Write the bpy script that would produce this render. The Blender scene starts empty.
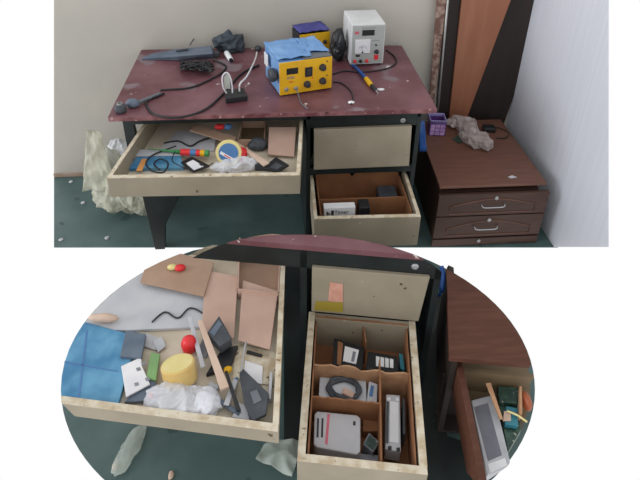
import bpy, bmesh, math, random
from mathutils import Vector, Matrix, noise

random.seed(7)
S = bpy.context.scene
COL = S.collection

# ------------------------------------------------------------------ camera
FPX, PITCH, YAW, ROLL = 560.72, 0.518918, 0.0949148, 0.0200932
CAM = Vector((0.638012, -1.949698, 1.815871))
PX0, PY0 = 320.0, 123.0
fwd = Vector((math.sin(YAW)*math.cos(PITCH), math.cos(YAW)*math.cos(PITCH), -math.sin(PITCH)))
rgt0 = Vector((math.cos(YAW), -math.sin(YAW), 0))
up0 = rgt0.cross(fwd)
rgt = rgt0*math.cos(ROLL) + up0*math.sin(ROLL)
upv = -rgt0*math.sin(ROLL) + up0*math.cos(ROLL)
cd = bpy.data.cameras.new('camera')
cam = bpy.data.objects.new('camera', cd)
COL.objects.link(cam)
M = Matrix((rgt, upv, -fwd)).transposed().to_4x4()
M.translation = CAM
cam.matrix_world = M
cd.sensor_width = 36.0
cd.lens = FPX*36.0/640.0
cd.shift_x = 0.0
cd.shift_y = -(240.0-PY0)/640.0
cd.clip_start = 0.05
S.camera = cam

def ray(x, y):
    return fwd + rgt*((x-PX0)/FPX) - upv*((y-PY0)/FPX)

def at(x, y, z=None, Y=None, X=None):
    """point of the place that the photo shows at (x, y), on the plane z=, Y= or X="""
    d = ray(x, y)
    i, v = (2, z) if z is not None else ((1, Y) if Y is not None else (0, X))
    return CAM + d*((v-CAM[i])/d[i])

def onp(x, y, p0, n):
    d = ray(x, y)
    return CAM + d*((p0-CAM).dot(n)/d.dot(n))

V = Vector
UZ = V((0, 0, 1))

# ------------------------------------------------------------------ materials
def lin(c):
    r = []
    for v in c:
        v = v/255.0
        r.append(v/12.92 if v <= 0.04045 else ((v+0.055)/1.055)**2.4)
    return (r[0], r[1], r[2], 1.0)

def mat(name, c, rough=0.6, c2=None, scale=8.0, detail=4.0, lo=0.4, hi=0.65, metal=0.0, alpha=1.0,
        spots=None, spot_scale=30.0, spot_cut=0.68, bump=0.0, bump_scale=60.0, trans=0.0, stretch=None, spec=0.4):
    m = bpy.data.materials.new(name)
    m.use_nodes = True
    nt = m.node_tree
    N, L = nt.nodes, nt.links
    b = N['Principled BSDF']
    b.inputs['Roughness'].default_value = rough
    b.inputs['Metallic'].default_value = metal
    b.inputs['Specular IOR Level'].default_value = spec
    b.inputs['Alpha'].default_value = alpha
    if trans:
        b.inputs['Transmission Weight'].default_value = trans
    tc = N.new('ShaderNodeTexCoord')
    src = tc.outputs['Object']
    if stretch:
        mp = N.new('ShaderNodeMapping')
        mp.inputs['Scale'].default_value = stretch
        L.new(src, mp.inputs['Vector'])
        src = mp.outputs['Vector']
    if c2 is None:
        c2 = tuple(min(255, v*1.08+2) for v in c)
    n1 = N.new('ShaderNodeTexNoise')
    n1.inputs['Scale'].default_value = scale
    n1.inputs['Detail'].default_value = detail
    L.new(src, n1.inputs['Vector'])
    r = N.new('ShaderNodeValToRGB')
    r.color_ramp.elements[0].position = lo
    r.color_ramp.elements[1].position = hi
    r.color_ramp.elements[0].color = lin(c)
    r.color_ramp.elements[1].color = lin(c2)
    L.new(n1.outputs['Fac'], r.inputs['Fac'])
    out = r.outputs['Color']
    for k, sp in enumerate(spots or []):
        n2 = N.new('ShaderNodeTexNoise')
        n2.inputs['Scale'].default_value = sp[1] if len(sp) > 1 else spot_scale
        n2.inputs['Detail'].default_value = 3.0
        mp2 = N.new('ShaderNodeMapping')
        mp2.inputs['Location'].default_value = (3.1*k+1.7, 5.3*k, 2.2*k)
        L.new(tc.outputs['Object'], mp2.inputs['Vector'])
        L.new(mp2.outputs['Vector'], n2.inputs['Vector'])
        r2 = N.new('ShaderNodeValToRGB')
        cut = sp[2] if len(sp) > 2 else spot_cut
        r2.color_ramp.elements[0].position = cut
        r2.color_ramp.elements[1].position = cut+0.025
        L.new(n2.outputs['Fac'], r2.inputs['Fac'])
        mx = N.new('ShaderNodeMix')
        mx.data_type = 'RGBA'
        L.new(r2.outputs['Color'], mx.inputs[0])
        L.new(out, mx.inputs[6])
        mx.inputs[7].default_value = lin(sp[0])
        out = mx.outputs[2]
    L.new(out, b.inputs['Base Color'])
    if bump:
        n3 = N.new('ShaderNodeTexNoise')
        n3.inputs['Scale'].default_value = bump_scale
        L.new(src, n3.inputs['Vector'])
        bp = N.new('ShaderNodeBump')
        bp.inputs['Strength'].default_value = bump
        bp.inputs['Distance'].default_value = 0.01
        L.new(n3.outputs['Fac'], bp.inputs['Height'])
        L.new(bp.outputs['Normal'], b.inputs['Normal'])
    return m

MAT = dict(
    wall=mat('back_wall_paint', (178, 174, 166), 0.75, (186, 181, 172), 2.5, bump=0.15, bump_scale=14),
    wallr=mat('right_wall_panel', (200, 203, 212), 0.55, (205, 208, 216), 60, detail=1, stretch=(1, 1, 0.02)),
    floor=mat('teal_floor_paint', (72, 94, 93), 0.42, (86, 108, 106), 5, spots=[((130, 142, 138), 50, 0.76), ((58, 78, 77), 9, 0.66)]),
    skirting=mat('skirting_paint', (150, 128, 112), 0.7, (165, 145, 130), 20),
    burg=mat('burgundy_desktop', (92, 52, 58), 0.4, (122, 84, 90), 5, detail=6, lo=0.35, hi=0.7,
             spots=[((122, 104, 110), 3.2, 0.60), ((205, 192, 188), 17, 0.70), ((200, 185, 182), 60, 0.73), ((120, 45, 55), 6, 0.72)], bump=0.1),  # broad grey patches put a hazy sheen into the colour; other spots are paint
    black=mat('black_desk_paint', (18, 24, 24), 0.5, (30, 40, 40), 6, spots=[((60, 66, 62), 50, 0.74)]),
    edge=mat('worn_burgundy_edge', (96, 52, 58), 0.5, (140, 96, 98), 18, spots=[((176, 150, 146), 55, 0.66), ((60, 36, 38), 30, 0.68)]),
    cream=mat('cream_drawer_paint', (142, 133, 115), 0.55, (154, 144, 126), 6, spots=[((86, 66, 50), 34, 0.715), ((172, 162, 142), 18, 0.72)]),
    rim=mat('worn_cream_edge', (205, 196, 176), 0.6, (178, 160, 132), 30, spots=[((100, 72, 50), 60, 0.67)]),
    drawer_in=mat('drawer_board', (204, 194, 176), 0.7, (186, 174, 154), 8),
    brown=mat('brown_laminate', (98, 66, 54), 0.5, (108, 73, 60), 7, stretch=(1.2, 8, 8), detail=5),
    brown2=mat('brown_laminate_closeup', (80, 50, 39), 0.55, (90, 57, 45), 7, stretch=(1.2, 8, 8), detail=5, spec=0.2),  # same laminate, darkened to offset the stronger light on the close-up chest
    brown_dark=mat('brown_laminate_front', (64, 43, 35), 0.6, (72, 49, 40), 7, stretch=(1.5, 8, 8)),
    board=mat('brown_board', (146, 94, 70), 0.5, (160, 106, 80), 3, stretch=(6, 6, 0.6)),
    shade_dk=mat('shade_board', (38, 30, 27), 0.6, (48, 37, 33), 3, stretch=(6, 6, 0.6)),  # near-black that holds shade: corner slab and close-up chest carcass
    rusty=mat('peeling_edge', (160, 138, 126), 0.7, (112, 82, 72), 26, lo=0.42, hi=0.56),
    chrome=mat('grey_metal', (165, 168, 172), 0.3, metal=0.8),
    steel=mat('dull_metal', (150, 150, 150), 0.35, metal=0.6),
    yellow=mat('yellow_panel', (222, 172, 22), 0.45, (212, 160, 18), 12),
    blue=mat('blue_sheet_metal', (104, 146, 196), 0.5, (122, 162, 206), 9, bump=0.2, bump_scale=30),
    bluedk=mat('violet_blue_cover', (62, 62, 130), 0.5, (82, 82, 150), 9),
    screen=mat('dark_display', (22, 26, 26), 0.25),
    knob=mat('black_knob', (42, 42, 46), 0.4),
    blk=mat('black_plastic', (28, 29, 32), 0.45),
    grey=mat('grey_plastic', (96, 100, 106), 0.5),
    greyd=mat('charcoal_plastic', (56, 60, 66), 0.5, (70, 74, 80), 20),
    bluegrey=mat('blue_grey_plastic', (84, 96, 112), 0.45, (100, 112, 126), 15),
    psu=mat('pale_grey_case', (198, 199, 200), 0.5),
    psuf=mat('grey_front_plate', (158, 163, 160), 0.5, (164, 168, 165), 10),
    white=mat('white_card', (222, 222, 224), 0.55, (212, 212, 216), 14),
    whitep=mat('white_plastic', (210, 212, 214), 0.4),
    paper=mat('grey_white_paper', (186, 188, 192), 0.7, (176, 178, 184), 10),
    red=mat('red_plastic', (205, 44, 48), 0.4),
    green=mat('green_plastic', (58, 130, 74), 0.45),
    lime=mat('lime_plastic', (112, 150, 96), 0.5),
    yel2=mat('pale_yellow_tape', (214, 200, 134), 0.5, (222, 208, 150), 20),
    tapeside=mat('amber_tape', (206, 174, 106), 0.4, (214, 186, 122), 20),
    bluelab=mat('blue_label', (70, 112, 158), 0.5),
    bluepaper=mat('blue_print', (62, 120, 160), 0.5, (96, 152, 184), 12),
    orange=mat('orange_print', (214, 150, 84), 0.5),
    card=mat('cardboard', (168, 140, 120), 0.8, (158, 130, 110), 9),
    cardpink=mat('pale_cardboard', (190, 160, 145), 0.8, (182, 152, 136), 9),
    carddk=mat('brown_cardboard', (142, 98, 66), 0.8, (128, 86, 58), 12),
    torn=mat('torn_cardboard', (186, 146, 112), 0.85, (170, 128, 96), 30),
    wood=mat('pale_wood', (200, 176, 158), 0.6, (190, 164, 146), 12),
    cable=mat('black_cable', (30, 31, 34), 0.5),
    wcable=mat('white_cable', (206, 206, 206), 0.5),
    bag=mat('white_plastic_film', (222, 224, 230), 0.3, alpha=0.6),
    ybag=mat('yellowish_plastic_film', (200, 199, 178), 0.35, (216, 216, 200), 14, alpha=0.55),
    pbag=mat('clear_plastic_film', (176, 164, 160), 0.25, (200, 190, 186), 25, alpha=0.55),
    cardw=mat('shaded_white_card', (176, 175, 178), 0.55, (168, 168, 172), 14),  # white card greyed to carry the shade inside the deep drawer
    film=mat('clear_floor_film', (190, 200, 192), 0.25, alpha=0.45, bump=0.4, bump_scale=50),
    purple=mat('purple_glaze', (98, 62, 128), 0.3),
    lilac=mat('lilac_rim', (150, 140, 190), 0.35),
    lilacsq=mat('lilac_tile_print', (160, 122, 178), 0.35, (190, 160, 205), 60),
    bluecord=mat('bright_blue_plastic', (34, 78, 146), 0.4),
    pcb=mat('dark_green_circuit', (36, 58, 52), 0.4, (56, 84, 70), 50, spots=[((150, 150, 140), 70, 0.66)]),
    silver=mat('phone_silver', (178, 180, 184), 0.35, (164, 166, 172), 16),
    darkscr=mat('dark_grey_screen', (98, 100, 110), 0.3, (112, 114, 122), 10),
    teal=mat('teal_plastic', (46, 112, 128), 0.4),
    tan=mat('tan_board', (116, 98, 74), 0.7, (106, 89, 67), 8),
    sticker=mat('pink_sticker', (196, 142, 122), 0.6, (206, 156, 138), 40),
    olive=mat('olive_sticker', (150, 132, 48), 0.6),
    pink=mat('pink_print', (190, 92, 110), 0.5),
    greypr=mat('grey_print', (120, 122, 130), 0.5),
    ink=mat('dark_ink', (48, 44, 48), 0.6),
)

# ------------------------------------------------------------------ mesh builder
class MB:
    def __init__(s):
        s.bm = bmesh.new()

    def face(s, pts):
        return s.bm.faces.new([s.bm.verts.new(p) for p in pts])

    def hexa(s, b, t):
        vb = [s.bm.verts.new(p) for p in b]
        vt = [s.bm.verts.new(p) for p in t]
        n = len(vb)
        s.bm.faces.new(vb[::-1])
        s.bm.faces.new(vt)
        for i in range(n):
            j = (i+1) % n
            s.bm.faces.new((vb[i], vb[j], vt[j], vt[i]))
        return s

    def prism(s, pts, off):
        off = V(off)
        return s.hexa([V(p) for p in pts], [V(p)+off for p in pts])

    def pbox(s, o, a, b, c):
        o, a, b, c = V(o), V(a), V(b), V(c)
        return s.prism([o, o+a, o+a+b, o+b], c)

    def box(s, x0, x1, y0, y1, z0, z1):
        return s.pbox((x0, y0, z0), (x1-x0, 0, 0), (0, y1-y0, 0), (0, 0, z1-z0))

    def tube(s, pts, r, n=8, sm=4, closed=False):
        pts = [V(p) for p in pts]
        if sm > 1 and len(pts) > 2:
            q = []
            m = len(pts)
            for i in range(m-1):
                p0, p1, p2, p3 = pts[max(i-1, 0)], pts[i], pts[i+1], pts[min(i+2, m-1)]
                for k in range(sm):
                    t = k/sm
                    q.append(0.5*((2*p1)+(p2-p0)*t+(2*p0-5*p1+4*p2-p3)*t*t+(3*p1-p0-3*p2+p3)*t**3))
            q.append(pts[-1])
            pts = q
        rs = r if isinstance(r, (list, tuple)) else [r]*len(pts)
        rings = []
        ref = V((0.13, 0.31, 0.94))
        for i, p in enumerate(pts):
            d = (pts[min(i+1, len(pts)-1)]-pts[max(i-1, 0)]).normalized()
            a = d.cross(ref)
            if a.length < 1e-4:
                a = d.cross(V((1, 0, 0)))
            a.normalize()
            b = d.cross(a)
            rr = rs[i*len(rs)//len(pts)]
            rings.append([s.bm.verts.new(p+(a*math.cos(2*math.pi*k/n)+b*math.sin(2*math.pi*k/n))*rr) for k in range(n)])
        for i in range(len(rings)-1):
            for k in range(n):
                j = (k+1) % n
                s.bm.faces.new((rings[i][k], rings[i][j], rings[i+1][j], rings[i+1][k]))
        s.bm.faces.new(rings[0][::-1])
        s.bm.faces.new(rings[-1])
        return s

    def lathe(s, c, axis, prof, n=24, sx=1.0):
        """prof: list of (radius, height along the axis)"""
        c, axis = V(c), V(axis).normalized()
        a = axis.cross(V((0, 0, 1)))
        if a.length < 1e-3:
            a = V((1, 0, 0))
        a.normalize()
        b = axis.cross(a)
        rings = []
        for r, h in prof:
            rings.append([s.bm.verts.new(c+axis*h+(a*math.cos(2*math.pi*k/n)*sx+b*math.sin(2*math.pi*k/n))*max(r, 1e-5)) for k in range(n)])
        for i in range(len(rings)-1):
            for k in range(n):
                j = (k+1) % n
                s.bm.faces.new((rings[i][k], rings[i][j], rings[i+1][j], rings[i+1][k]))
        s.bm.faces.new(rings[0][::-1])
        s.bm.faces.new(rings[-1])
        return s

    def cyl(s, p0, p1, r0, r1=None, n=20):
        p0, p1 = V(p0), V(p1)
        d = p1-p0
        return s.lathe(p0, d, [(r0, 0), (r1 if r1 is not None else r0, d.length)], n)

    def lump(s, c, rad, amp=0.25, freq=9.0, seed=0, sub=4, zmin=None, rot=0.0, sq=1.0):
        """a crumpled closed bag or bundle"""
        c = V(c)
        g = bmesh.ops.create_icosphere(s.bm, subdivisions=sub, radius=1.0)
        R = Matrix.Rotation(rot, 3, 'Z')
        for v in g['verts']:
            d = v.co.copy()
            q = V([math.copysign(abs(k)**sq, k) for k in d])
            p = V((q.x*rad[0], q.y*rad[1], q.z*rad[2]))
            o = V((seed*3.7, seed*1.3, seed*2.1))
            nz = noise.noise(p*freq+o)*0.6 + (0.5-abs(noise.noise(p*freq*2.1+o)))*0.5 + noise.noise(p*freq*4.3+o)*0.2
            p = p*(1.0+amp*nz)
            p = c+R @ p
            if zmin is not None and p.z < zmin:
                p.z = zmin+0.0005*(1+noise.noise(p*50))
            v.co = p
        return s

    def film(s, c, rad, amp=0.25, cell=0.05, seed=0, sub=5, zmin=None, rot=0.0, tilt=0.0, pinch=0.0, fold=1.0):
        """crumpled plastic film: a closed bag whose surface is creased into facets"""
        c = V(c)
        g = bmesh.ops.create_icosphere(s.bm, subdivisions=sub, radius=1.0)
        Rm = Matrix.Rotation(rot, 3, 'Z') @ Matrix.Rotation(tilt, 3, 'Y')
        o = V((seed*3.7, seed*1.3, seed*2.1))
        for v in g['verts']:
            d = v.co.copy()
            k = 1.0-pinch*max(0.0, d.z)**1.5
            p = V((d.x*rad[0]*k, d.y*rad[1]*k, d.z*rad[2]))
            pw = V((p.x, p.y, p.z*fold))
            wp = pw/cell + o + 0.7*noise.noise_vector(pw/(cell*1.8)+o)
            f = 1.1*(0.35-abs(noise.noise(wp))) + 0.5*(0.35-abs(noise.noise(wp*2.1+o))) + 0.22*(0.3-abs(noise.noise(wp*4.3))) + 0.7*noise.noise(pw/(cell*2.8)+o)
            p = p+d*(amp*min(rad)*f*1.2)
            p = c+Rm @ p
            if zmin is not None and p.z < zmin:
                p.z = zmin+0.0006*(1+noise.noise(p*60))
            v.co = p
        return s

    def sheet(s, p00, p10, p11, p01, n=14, amp=0.01, freq=12.0, seed=0, thick=0.0012):
        p00, p10, p11, p01 = V(p00), V(p10), V(p11), V(p01)
        nn = (p10-p00).cross(p01-p00).normalized()
        if nn.z < 0:
            nn = -nn
        g0, g1 = [], []
        for i in range(n+1):
            r0, r1 = [], []
            for j in range(n+1):
                u, v = i/n, j/n
                p = p00*(1-u)*(1-v)+p10*u*(1-v)+p11*u*v+p01*(1-u)*v
                h = amp*(0.5+0.5*noise.noise(p*freq+V((seed*2.3, seed, 0)))+0.5*(0.5-abs(noise.noise(p*freq*2+V((seed, 7, 0))))))
                p = p+nn*h
                r0.append(s.bm.verts.new(p))
                r1.append(s.bm.verts.new(p+nn*thick))
            g0.append(r0)
            g1.append(r1)
        for i in range(n):
            for j in range(n):
                s.bm.faces.new((g0[i][j], g0[i][j+1], g0[i+1][j+1], g0[i+1][j]))
                s.bm.faces.new((g1[i][j], g1[i+1][j], g1[i+1][j+1], g1[i][j+1]))
        for i in range(n):
            s.bm.faces.new((g0[i][0], g0[i+1][0], g1[i+1][0], g1[i][0]))
            s.bm.faces.new((g0[i+1][n], g0[i][n], g1[i][n], g1[i+1][n]))
            s.bm.faces.new((g0[0][i+1], g0[0][i], g1[0][i], g1[0][i+1]))
            s.bm.faces.new((g0[n][i], g0[n][i+1], g1[n][i+1], g1[n][i]))
        return s

    def text(s, body, o, ex, ey, size, off=0.0006, thick=0.0004, squeeze=1.0):
        o, ex, ey = V(o), V(ex).normalized(), V(ey).normalized()
        ez = ex.cross(ey).normalized()
        cu = bpy.data.curves.new('lettering', 'FONT')
        cu.body = body
        cu.size = size
        cu.extrude = thick
        tob = bpy.data.objects.new('lettering', cu)
        COL.objects.link(tob)
        dg = bpy.context.evaluated_depsgraph_get()
        me = bpy.data.meshes.new_from_object(tob.evaluated_get(dg))
        vs = [s.bm.verts.new(o+ex*v.co.x*squeeze+ey*v.co.y+ez*(v.co.z+off)) for v in me.vertices]
        for p in me.polygons:
            try:
                s.bm.faces.new([vs[i] for i in p.vertices])
            except ValueError:
                pass
        bpy.data.objects.remove(tob)
        bpy.data.meshes.remove(me)
        bpy.data.curves.remove(cu)
        return s

    def oval(s, z, grow=1.0):
        oval_cut(s.bm, z, grow)
        return s

    def build(s, name, m, parent=None, bevel=0.0, smooth=False, root=None, seg=2):
        """coordinates are the place's own; a child is stored relative to its thing's base"""
        bm = s.bm
        bmesh.ops.recalc_face_normals(bm, faces=bm.faces)
        if parent is not None:
            o = V((0, 0, 0))
            p = parent
            while p is not None:
                o += p.location
                p = p.parent
            bmesh.ops.translate(bm, verts=bm.verts, vec=-o)
        elif root is not None:
            bmesh.ops.translate(bm, verts=bm.verts, vec=-V(root))
        me = bpy.data.meshes.new(name)
        if smooth:
            for f in bm.faces:
                f.smooth = True
        bm.to_mesh(me)
        bm.free()
        me.materials.append(MAT[m] if isinstance(m, str) else m)
        ob = bpy.data.objects.new(name, me)
        COL.objects.link(ob)
        if parent is not None:
            ob.parent = parent
        elif root is not None:
            ob.location = V(root)
        if bevel:
            md = ob.modifiers.new('edge', 'BEVEL')
            md.width = bevel
            md.segments = seg
            md.limit_method = 'ANGLE'
            md.angle_limit = math.radians(40)
        return ob

def tag(o, label, cat, group=None):
    o['label'] = label
    o['category'] = cat
    if group:
        o['group'] = group
    return o

def thing(name, label, cat, loc, group=None):
    o = bpy.data.objects.new(name, None)
    COL.objects.link(o)
    o.location = V(loc)
    o.empty_display_size = 0.05
    return tag(o, label, cat, group)

def struct(name, mb, m, **k):
    o = mb.build(name, m, **k)
    o['kind'] = 'structure'
    return o

# the close-up set stands on an oval piece of floor and is cut off along the same oval
EC = (298.0, 390.0)
EA, EB = 237.0, 155.5
def oval_points(z, n=72, grow=1.0):
    return [at(EC[0]+EA*grow*math.cos(2*math.pi*k/n), EC[1]+EB*grow*math.sin(2*math.pi*k/n), z=z) for k in range(n)]

CUTDIR = ray(298, 330).normalized()
def oval_cut(bm, z, grow=1.0):
    P = oval_points(z, 72, grow)
    c = sum(P, V((0, 0, 0)))/len(P)
    for i in range(len(P)):
        a, b = P[i], P[(i+1) % len(P)]
        n = (b-a).cross(CUTDIR).normalized()
        if n.dot(a-c) < 0:
            n = -n
        if not any((v.co-a).dot(n) > 1e-5 for v in bm.verts):
            continue
        r = bmesh.ops.bisect_plane(bm, geom=bm.verts[:]+bm.edges[:]+bm.faces[:], dist=1e-6,
                                   plane_co=a, plane_no=n, clear_outer=True)
        ed = [e for e in r['geom_cut'] if isinstance(e, bmesh.types.BMEdge) and e.is_boundary]
        if ed:
            bmesh.ops.holes_fill(bm, edges=ed, sides=0)

# ------------------------------------------------------------------ the setting
WY = 0.70           # back wall
WX = 1.95           # right wall
mb = MB()
fl = [at(54, 247, z=0), at(608, 247, z=0)]
k = (WX+0.02-fl[0].x)/(fl[1].x-fl[0].x)
fr = fl[0].lerp(fl[1], k)
bl = at(54, 176, z=0)
d = (bl-fl[0])
bl = fl[0]+d*((WY+0.04-fl[0].y)/d.y)
mb.prism([fl[0], fr, V((WX+0.02, WY+0.04, 0)), bl], (0, 0, -0.004))
# oval floor of the close-up, joined on in front of the first line of floor
ov = [p for p in oval_points(0, 96)]
lo = []
for i in range(96):
    th = 2*math.pi*i/96
    x, y = EC[0]+EA*math.cos(th), EC[1]+EB*math.sin(th)
    lo.append(at(x, max(y, 247.5), z=0))
mb.prism(lo, (0, 0, -0.004))
struct('floor', mb, 'floor')

mb = MB()
a, b = at(54, 182, Y=WY), at(54, -60, Y=WY)
t = (0-a.z)/(b.z-a.z)
a = a.lerp(b, t)
mb.prism([a, V((WX+0.03, WY, 0)), V((WX+0.03, WY, b.z)), b], (0, 0.03, 0))
struct('wall_back', mb, 'wall')

mb = MB()
p0 = at(608, -60, X=WX)
p1 = at(608, 247, X=WX)
p2 = at(560, 247, X=WX)
t = (0-p1.z)/(p2.z-p1.z)
p2 = p1.lerp(p2, t)
mb.prism([p0, p1, p2, V((WX, WY, 0)), V((WX, WY, p0.z))], (0.004, 0, 0))
struct('wall_right', mb, 'wallr')

mb = MB()
d0 = at(54, 178, Y=WY-0.01)
mb.box(a.x+0.002, WX, WY-0.008, WY, 0.0, 0.024)
struct('baseboard_back', mb, 'skirting', bevel=0.003)

# ------------------------------------------------------------------ desk
DD = 0.68
desk = thing('desk', 'burgundy-topped black desk with paint spots, its cream drawers pulled open, at the back wall', 'desk', (0.65, 0.34, 0))
MB().box(0, 1.3, 0, DD, 0.727, 0.75).build('desktop', 'burg', desk, bevel=0.004)
MB().box(0.002, 1.298, -0.0015, 0.002, 0.730, 0.7475).build('edge_band', 'edge', desk)
mb = MB()
mb.box(0.04, 1.25, 0.05, 0.07, 0.685, 0.727)                 # front rail
mb.box(0.04, 1.25, 0.62, 0.64, 0.30, 0.727)                  # back panel
mb.box(0.772, 0.79, 0.05, 0.62, 0.0, 0.727)                  # pedestal cheeks
mb.box(1.235, 1.255, 0.05, 0.62, 0.0, 0.727)
mb.box(0.79, 1.235, 0.05, 0.075, 0.645, 0.69)
mb.box(0.79, 1.235, 0.05, 0.075, 0.41, 0.445)
mb.box(0.79, 1.235, 0.055, 0.075, 0.0, 0.20)
mb.box(0.79, 1.235, 0.60, 0.62, 0.0, 0.727)
mb.build('carcass', 'black', desk, bevel=0.002)
for y in (0.075, 0.585):
    pts = [(0.03, y, 0.727), (0.03, y, 0.5), (0.058, y, 0.30), (0.074, y, 0.0), (0.118, y, 0.0), (0.136, y, 0.14), (0.215, y, 0.30), (0.17, y, 0.54), (0.075, y, 0.56), (0.07, y, 0.727)]
    MB().prism(pts, (0, 0.03, 0)).build('leg', 'black', desk, bevel=0.002)
MB().lathe((1.175, 0.049, 0.672), (0, -1, 0), [(0.011, 0), (0.011, 0.004), (0.008, 0.006), (0.004, 0.006), (0.003, 0.003)], 20).build('lock', 'steel', desk, smooth=False)

def drawer(parent, fl_, fr_, br_, bl_, zb, th=0.014, label=None, cut=None, front_h=None, side_m='cream', in_m='drawer_in', rim_m='rim', front_th=0.018, split=True):
    """open box drawer: rim corners front-left, front-right, back-right, back-left; zb = height of its underside"""
    fl_, fr_, br_, bl_ = V(fl_), V(fr_), V(br_), V(bl_)
    zr = fl_.z
    dn = V((0, 0, zb-zr))
    ex = (fr_-fl_).normalized()
    el = (bl_-fl_).normalized()
    er = (br_-fr_).normalized()
    mb = MB()
    mb.prism([fl_+el*front_th, fl_+el*front_th+ex*th, bl_+ex*th, bl_], dn)
    mb.prism([fr_+er*front_th-ex*th, fr_+er*front_th, br_, br_-ex*th], dn)
    mb.prism([bl_+ex*th-el*th, br_-ex*th-er*th, br_-ex*th, bl_+ex*th], dn)
    if cut is not None:
        mb.oval(cut)
    dr = mb.build('drawer', rim_m if not split else side_m, parent, bevel=0.0015)
    if label:
        dr['label'] = label
    mb = MB()
    up = V((0, 0, 0.006))
    mb.prism([p+dn for p in (fl_+ex*th+el*front_th, fr_-ex*th+er*front_th, br_-ex*th-er*th, bl_+ex*th-el*th)], up)
    if cut is not None:
        mb.oval(cut)
    mb.build('bottom_panel', in_m, dr)
    mb = MB()
    h = V((0, 0, -(front_h if front_h else zr-zb)))
    lip = V((0, 0, 0.004))
    mb.prism([fl_, fr_, fr_+er*front_th, fl_+el*front_th], h)
    if cut is not None:
        mb.oval(cut)
    mb.build('front_panel', side_m, dr, bevel=0.002)
    # worn top edges
    mb = MB()
    e = V((0, 0, 0.0025))
    mb.prism([fl_+ex*0.001, fr_-ex*0.001, fr_+er*front_th-ex*0.001, fl_+el*front_th+ex*0.001], e)
    mb.prism([fl_+el*front_th, fl_+el*front_th+ex*th, bl_+ex*th, bl_], e)
    mb.prism([fr_+er*front_th-ex*th, fr_+er*front_th, br_, br_-ex*th], e)
    if cut is not None:
        mb.oval(cut)
    mb.build('worn_edge', rim_m, dr)
    return dr

ZC = 0.66
c_fl, c_fr = at(106.5, 178.5, z=ZC), at(300, 175.5, z=ZC)
q = at(141, 128, z=ZC)
c_bl = c_fl+(q-c_fl)*(0.62/(q-c_fl).length)
q = at(303, 125, z=ZC)
c_br = c_fr+(q-c_fr)*(0.62/(q-c_fr).length)
drawer(desk, c_fl, c_fr, c_br, c_bl, 0.578)
CB = 0.5845          # inside bottom of that drawer

MB().hexa([at(314, 170, Y=0.032), at(409, 166, Y=0.032), at(409, 166, Y=0.032)+V((0, 0.018, 0)), at(314, 170, Y=0.032)+V((0, 0.018, 0))],
          [at(314, 130, Y=0.032), at(412, 126, Y=0.032), at(412, 126, Y=0.032)+V((0, 0.018, 0)), at(314, 130, Y=0.032)+V((0, 0.018, 0))]).build('drawer', 'cream', desk, bevel=0.002)
ZL = 0.38
l_fl, l_fr = at(314, 219.5, z=ZL), at(421, 217, z=ZL)
l_fl.x = max(l_fl.x, 0.779); 
bz = at(360, 246, Y=l_fl.y).z
l_bl, l_br = V((0.795, 0.26, ZL)), V((1.23, 0.26, ZL))
drawer(desk, l_fl, l_fr, l_br, l_bl, bz, front_h=ZL-bz)
LB = bz+0.0065

# ------------------------------------------------------------------ low chest of drawers at the right wall
ZT = 0.338
k_fl, k_fr = at(440, 187, z=ZT), at(547.5, 183, z=ZT)
k_bl, k_br = at(431, 123.5, z=ZT), at(503, 122.5, z=ZT)
k_br.y = k_bl.y = 0.615
k_bl = k_fl+V((0.03, k_bl.y-k_fl.y, 0)); k_bl.x = k_fl.x+0.03
k_br.x = min(k_br.x, WX-0.02)
chest = thing('chest_of_drawers', 'low brown chest of drawers with silver handles between the desk and the right wall', 'chest of drawers', ((k_fl+k_br)/2).to_2d().to_3d())
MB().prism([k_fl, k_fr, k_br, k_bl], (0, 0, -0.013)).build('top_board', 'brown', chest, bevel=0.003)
ins = 0.012
b0, b1 = k_fl+V((ins, 0.02, 0)), k_fr+V((-ins-0.012, 0.02, 0))
mb = MB()
bb = [V((b0.x, b0.y, 0)), V((b1.x, b1.y, 0)), V((k_br.x-0.02, k_br.y-0.01, 0)), V((k_bl.x+ins, k_bl.y-0.01, 0))]
mb.prism(bb, (0, 0, ZT-0.04))
mb.build('carcass', 'brown_dark', chest)
mb = MB()
bc = [V((p.x, p.y, ZT-0.04)) for p in (bb[0]+V((0, 0.05, 0)), bb[1]+V((0, 0.05, 0)), bb[2], bb[3])]
mb.prism(bc, (0, 0, 0.022))
mb.build('back_rail', 'blk', chest)
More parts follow.
